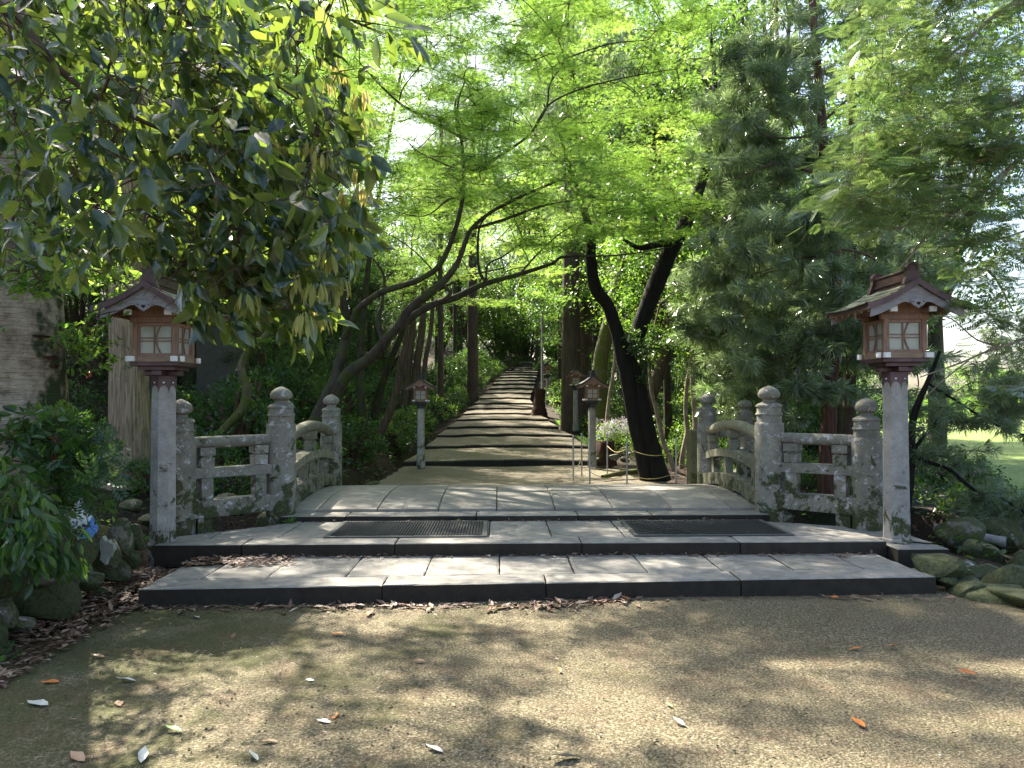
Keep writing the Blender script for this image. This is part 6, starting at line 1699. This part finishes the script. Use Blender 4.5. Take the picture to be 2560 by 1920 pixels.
# ------------------------------------------------------------------ right foreground rocks, pipe
RK = [(2335, 1420, 6.35, .24, .14, 1, 'large mossy rock leaning beside the right lantern base'), (2415, 1415, 7.0, .11, .07, 0, 'small pale rock right of the platform wing'), (2455, 1442, 6.6, .19, .12, 0, 'grey rock at the edge of the stream hollow'), (2525, 1450, 6.35, .26, .12, 1, 'moss covered rock at the right edge'),
      (2420, 1470, 6.15, .22, .08, 1, 'flat mossy rock right of the lower platform corner'), (2500, 1492, 5.95, .3, .08, 1, 'wide flat mossy rock low at the right edge'), (2556, 1420, 6.9, .15, .13, 0, 'dark rock cut by the right edge of the picture'), (2560, 1500, 5.8, .3, .07, 1, 'flat stone lying farthest right in the foreground'),
      (2300, 1400, 6.9, .2, .1, 0, 'grey rock wedged under the platform wing'), (2400, 1340, 8.2, .3, .24, 0, 'dark boulder in the stream hollow'), (2470, 1330, 8.8, .34, .26, 0, 'dark boulder on the far bank of the stream'), (2420, 1440, 6.8, .14, .08, 0, 'small dark rock between the mossy ones'), (2370, 1455, 6.2, .1, .05, 0, 'palm sized stone near the platform corner'),
      (2452, 1385, 7.6, .2, .16, 0, 'dark rock below the pipe')]
for i, (u, v, d, a, b, m_, lb) in enumerate(RK):
    p = at(u, v, d)
    o = part('rock', boulder((i * 3 + 1) % 8, 'mossy_boulder' if m_ else 'boulder')); o.location = tuple(p); o.scale = (a, a * .8, b); o.rotation_euler = (.1, .05, i * 1.1)
    tag(o, lb, 'rock', 'rocks at the right edge of the forecourt')
for i, (u, v, d, a, b, lb) in enumerate([(1535, 1143, 15.0, .12, .08, 'pale stone at the foot of the low stump'), (1490, 1150, 15.4, .1, .06, 'small stone beside the small lantern post'), (1560, 1150, 15.2, .12, .07, 'rounded stone behind the stakes'), (570, 1265, 9.6, .25, .14, 'grey stone in the stream bed seen through the left railing'),
                                         (395, 1300, 8.6, .2, .1, 'stone on the near bank left of the left lantern post'), (330, 1262, 9.0, .16, .08, 'pale flat stone below the tan cedar'), (940, 1218, 13.2, .25, .12, 'dark stone in the ditch left of the path')]):
    o = part('rock', boulder(i, 'boulder')); o.location = tuple(at(u, v, d)); o.scale = (a, a * .8, b); tag(o, lb, 'rock', 'loose stones')
pp = at(2514, 1358, 8.3)
tb = thing('drain_pipe', tuple(pp), 'grey drain pipe with an open end sticking out above the stream', 'pipe')
d = unit(np.array([-.75, .6, .12]))
V, F, _ = tube([np.zeros(3), d * .35, d * .7, d * .7 + d * .001, d * .35, d * .002], [.052, .052, .052, .042, .042, .042], 18, 1, raw=True)
Vr, Fr, _ = tube([-d * .0, d * .06], [.058, .058], 18, 1, raw=True)
part('pipe_wall', mesh_np('pipe_wall', V, F, 'pipe_plastic', None, True), tb)
part('pipe_lip', mesh_np('pipe_lip', Vr, Fr, 'pipe_plastic', None, True), tb)
q0, q1 = at(2440, 1364, 7.9), at(2600, 1428, 6.9)
V, F, _ = tube([q0, (q0 + q1) / 2, q1], [.011, .011, .011], 8, 3)
tag(part('thin_pole', mesh_np('thin_pole', V, F, 'pale_bark', None, True)), 'thin pale pole lying across the stream hollow at the right', 'pole')

# small weeds
wd = cloud(T_OVAL, np.zeros((9, 3)), unit(np.c_[rs.normal(size=(9, 2)), .5 + .5 * rs.rand(9)]), np.tile([0, 0, 1.], (9, 1)), .06 + .05 * rs.rand(9))
wm = leaf_mesh('leaves', wd, 'bright_leaf')
for x, y, z, s, lb in [(-2.22, 8.22, .25, 1.0, 'small green weed at the foot of the left bridge post'), (-.45, 8.27, .25, .5, 'tiny weed in the joint below the bridge edge')]:
    t = thing('weed', (x, y, z), lb, 'plant', None, 0, s); part('leaves', wm, t)

# ------------------------------------------------------------------ fallen leaves and litter
T_FALL = tmpl([(0, 0, 0), (.13, .2, .03), (.2, .5, .06), (.1, .82, .03), (0, 1, .08), (-.1, .82, .05), (-.2, .5, .10), (-.13, .2, .04), (0, .5, 0)], [(i, (i + 1) % 8, 8) for i in range(8)])
V0, F0, _ = cloud(T_FALL, np.zeros((1, 3)), np.array([[0, 1., 0]]), np.array([[0, 0, 1.]]), [1.0])
FL = {m_: mesh_np('leaf', V0, F0, m_, None, True) for m_ in ('tan_leaf', 'orange_leaf', 'pale_leaf', 'green_leaf', 'brown_leaf')}
word = {'tan_leaf': 'tan', 'orange_leaf': 'orange', 'pale_leaf': 'pale grey', 'green_leaf': 'dull green', 'brown_leaf': 'dark brown'}
def fallen(u, v, m_, s, a, where, zpl=0.015):
    x, y, z = at(u, v, 1.0); k = (zpl - CAM_Z) / (z - CAM_Z)
    o = part('fallen_leaf', FL[m_]); o.location = (x * k, y * k, zpl); o.scale = (s * (.8 + .4 * rs.rand()), s, s)
    o.rotation_euler = (.15 * rs.normal(), .2 * rs.normal(), a)
    tag(o, word[m_] + ' fallen leaf ' + where, 'fallen leaf', 'fallen leaves on the forecourt')
FG = [(860, 1583, 'orange_leaf', .10, 1.2, 'lying sunlit below the middle of the lower platform edge'), (577, 1593, 'brown_leaf', .06, 0, 'near the corner of the roof shadow'), (300, 1763, 'tan_leaf', .11, .6, 'on the moss in the left foreground'),
      (148, 1702, 'orange_leaf', .12, 1.4, 'far left on the dark moss'), (340, 1700, 'pale_leaf', .12, 1.5, 'curled, left on the moss below the sunlit strip'), (455, 1828, 'green_leaf', .1, 1.3, 'near the bottom left'), (695, 1852, 'tan_leaf', .08, 1.7, 'bottom, left of centre'),
      (835, 1795, 'orange_leaf', .09, .2, 'standing up behind a pale one near the bottom'), (825, 1805, 'pale_leaf', .08, 1.2, 'in front of a tan one near the bottom'), (785, 1700, 'pale_leaf', .09, 1.1, 'on the edge of the leafy shadow, left of centre'), (1062, 1652, 'brown_leaf', .08, 1.4, 'curled dark in the middle distance'),
      (1107, 1880, 'pale_leaf', .10, 1.0, 'at the bottom just left of centre'), (643, 1900, 'pale_leaf', .09, .8, 'at the bottom edge'), (350, 1905, 'pale_leaf', .11, .3, 'cut by the bottom left edge'), (210, 1900, 'tan_leaf', .13, .9, 'in the bottom left corner'), (1450, 1892, 'pale_leaf', .15, 1.9, 'with a notch, largest at the bottom right of centre'),
      (1712, 1815, 'pale_leaf', .08, .6, 'right of centre'), (2162, 1820, 'orange_leaf', .10, .2, 'in the right foreground'), (1400, 1680, 'orange_leaf', .06, .1, 'small, right of centre'), (2440, 1687, 'orange_leaf', .10, 1.2, 'at the far right'), (2155, 1619, 'orange_leaf', .09, 1.5, 'right, in the shade, left one of two'), (2248, 1617, 'orange_leaf', .08, 1.4, 'right, in the shade, right one of two'),
      (1390, 1523, 'tan_leaf', .08, 1.5, 'below the heap of leaves at the platform edge'), (1845, 1488, 'green_leaf', .10, 1.4, 'against the platform edge right of centre'), (2100, 1494, 'orange_leaf', .08, 1.5, 'near the platform edge at the right'), (495, 1782 - 240, 'pale_leaf', .1, .6, 'in the roof shadow'), (920, 1537, 'orange_leaf', .09, .2, 'tilted near the middle of the platform edge'),
      (120, 1760, 'pale_leaf', .15, 1.2, 'on the sunlit patch at the far left'), (260, 1640, 'tan_leaf', .10, 1.3, 'left, above the dark moss'), (1135, 1765, 'orange_leaf', .04, .4, 'tiny, in the centre foreground'), (1700 - 20, 1768, 'green_leaf', .06, .4, 'small, right of the brightest patch')]
for q in FG: fallen(*q)
def litter(n, fx_, label_name, size, z, mat='litter', t=T_FALL, curl=.5):
    xy = fx_(n); n = len(xy)
    zz = z(xy[:, 0], xy[:, 1]) if callable(z) else np.full(n, z)
    P = np.c_[xy, zz + .006 + .012 * rs.rand(n)]
    D = unit(np.c_[rs.normal(size=(n, 2)), .12 * rs.normal(size=n)]); U = unit(np.c_[rs.normal(size=(n, 2)) * .3 * curl, np.ones(n)])
    part(label_name, leaf_mesh(label_name, cloud(t, P, D, U, size * (.5 + rs.rand(n))), mat), kind='stuff')
def strip(x0, x1, yc, sd): return lambda n: np.c_[x0 + (x1 - x0) * rs.rand(n), (yc + np.abs(rs.normal(size=n)) * sd)]
litter(150, lambda n: np.c_[-2.7 + 3.3 * rs.rand(n) ** 1.0, 5.85 - np.abs(rs.normal(size=n)) * .06], 'leaf_litter', .08, .0)
litter(260, lambda n: np.c_[-2.7 + 3.6 * rs.rand(n), 5.85 - np.abs(rs.normal(size=n)) * .10], 'leaf_litter', .035, .0)
litter(60, lambda n: np.c_[.3 + .75 * rs.rand(n), 5.96 - np.abs(rs.normal(size=n)) * .05], 'leaf_litter', .085, .0)
litter(50, lambda n: np.c_[.9 + 2.6 * rs.rand(n), 6.0 - np.abs(rs.normal(size=n)) * .05], 'leaf_litter', .06, .0)
litter(2300, lambda n: np.c_[-3.2 + .62 * rs.rand(n) - .1, 4.2 + 3.2 * rs.rand(n)], 'leaf_litter', .055, lambda x, y: .0 * x + .01)
litter(900, lambda n: np.c_[-3.2 + 1.4 * rs.rand(n) ** 2, 6.62 + .38 * rs.rand(n)], 'leaf_litter', .06, lambda x, y: np.where(x > -2.72, .136, .02))
litter(260, lambda n: np.c_[-2.6 + 6.0 * rs.rand(n), 7.01 - np.abs(rs.normal(size=n)) * .05], 'leaf_litter', .05, .136)
litter(160, lambda n: np.c_[-2.3 + 5.0 * rs.rand(n), 8.27 - np.abs(rs.normal(size=n)) * .03], 'leaf_litter', .035, .25)
litter(2600, lambda n: np.c_[-11 + 8 * rs.rand(n), 10.8 + 14 * rs.rand(n)], 'leaf_litter', .09, terrain)
litter(3000, lambda n: np.c_[3.1 + 6 * rs.rand(n), 11.4 + 11 * rs.rand(n)], 'leaf_litter', .08, terrain)
litter(700, lambda n: np.c_[3.6 + 1.5 * rs.rand(n), 5.7 + 1.4 * rs.rand(n)], 'leaf_litter', .05, terrain)
T_NEEDLE = tmpl([(-.03, 0, 0), (.03, 0, 0), (0, 1, .02)], [(0, 1, 2)])
litter(9000, lambda n: np.c_[-3.0 + 7.6 * rs.rand(n), 2.2 + 3.8 * rs.rand(n) ** .8], 'needle_litter', .035, .012, 'litter', T_NEEDLE)
litter(1800, lambda n: np.c_[-2.7 + 6.1 * rs.rand(n), 5.9 + 1.1 * rs.rand(n) ** .6], 'needle_litter', .03, .138, 'litter', T_NEEDLE)
litter(3000, lambda n: np.c_[-1.9 + 4.6 * rs.rand(n), 12.4 + 3.4 * rs.rand(n)], 'needle_litter', .06, .185, 'litter', T_NEEDLE)

T_PEB = tmpl([(.5, 0, 0), (0, .6, .05), (-.45, 0, .05), (0, -.5, 0), (.05, 0, .38)], [(0, 1, 4), (1, 2, 4), (2, 3, 4), (3, 0, 4)])
me_ = cloud(T_PEB, np.c_[-2.6 + 5.6 * rs.rand(5200), 2.1 + 3.4 * rs.rand(5200) ** 1.2, np.full(5200, .012)], unit(np.c_[rs.normal(size=(5200, 2)), np.zeros(5200)]), np.tile([0, 0, 1.], (5200, 1)), .006 + .012 * rs.rand(5200) ** 3)
part('grit', leaf_mesh('grit', me_, 'boulder'), kind='stuff')
litter(420, lambda n: np.c_[-2.9 + 6.5 * rs.rand(n), 2.2 + 3.5 * rs.rand(n)], 'leaf_fragments', .022, .012)
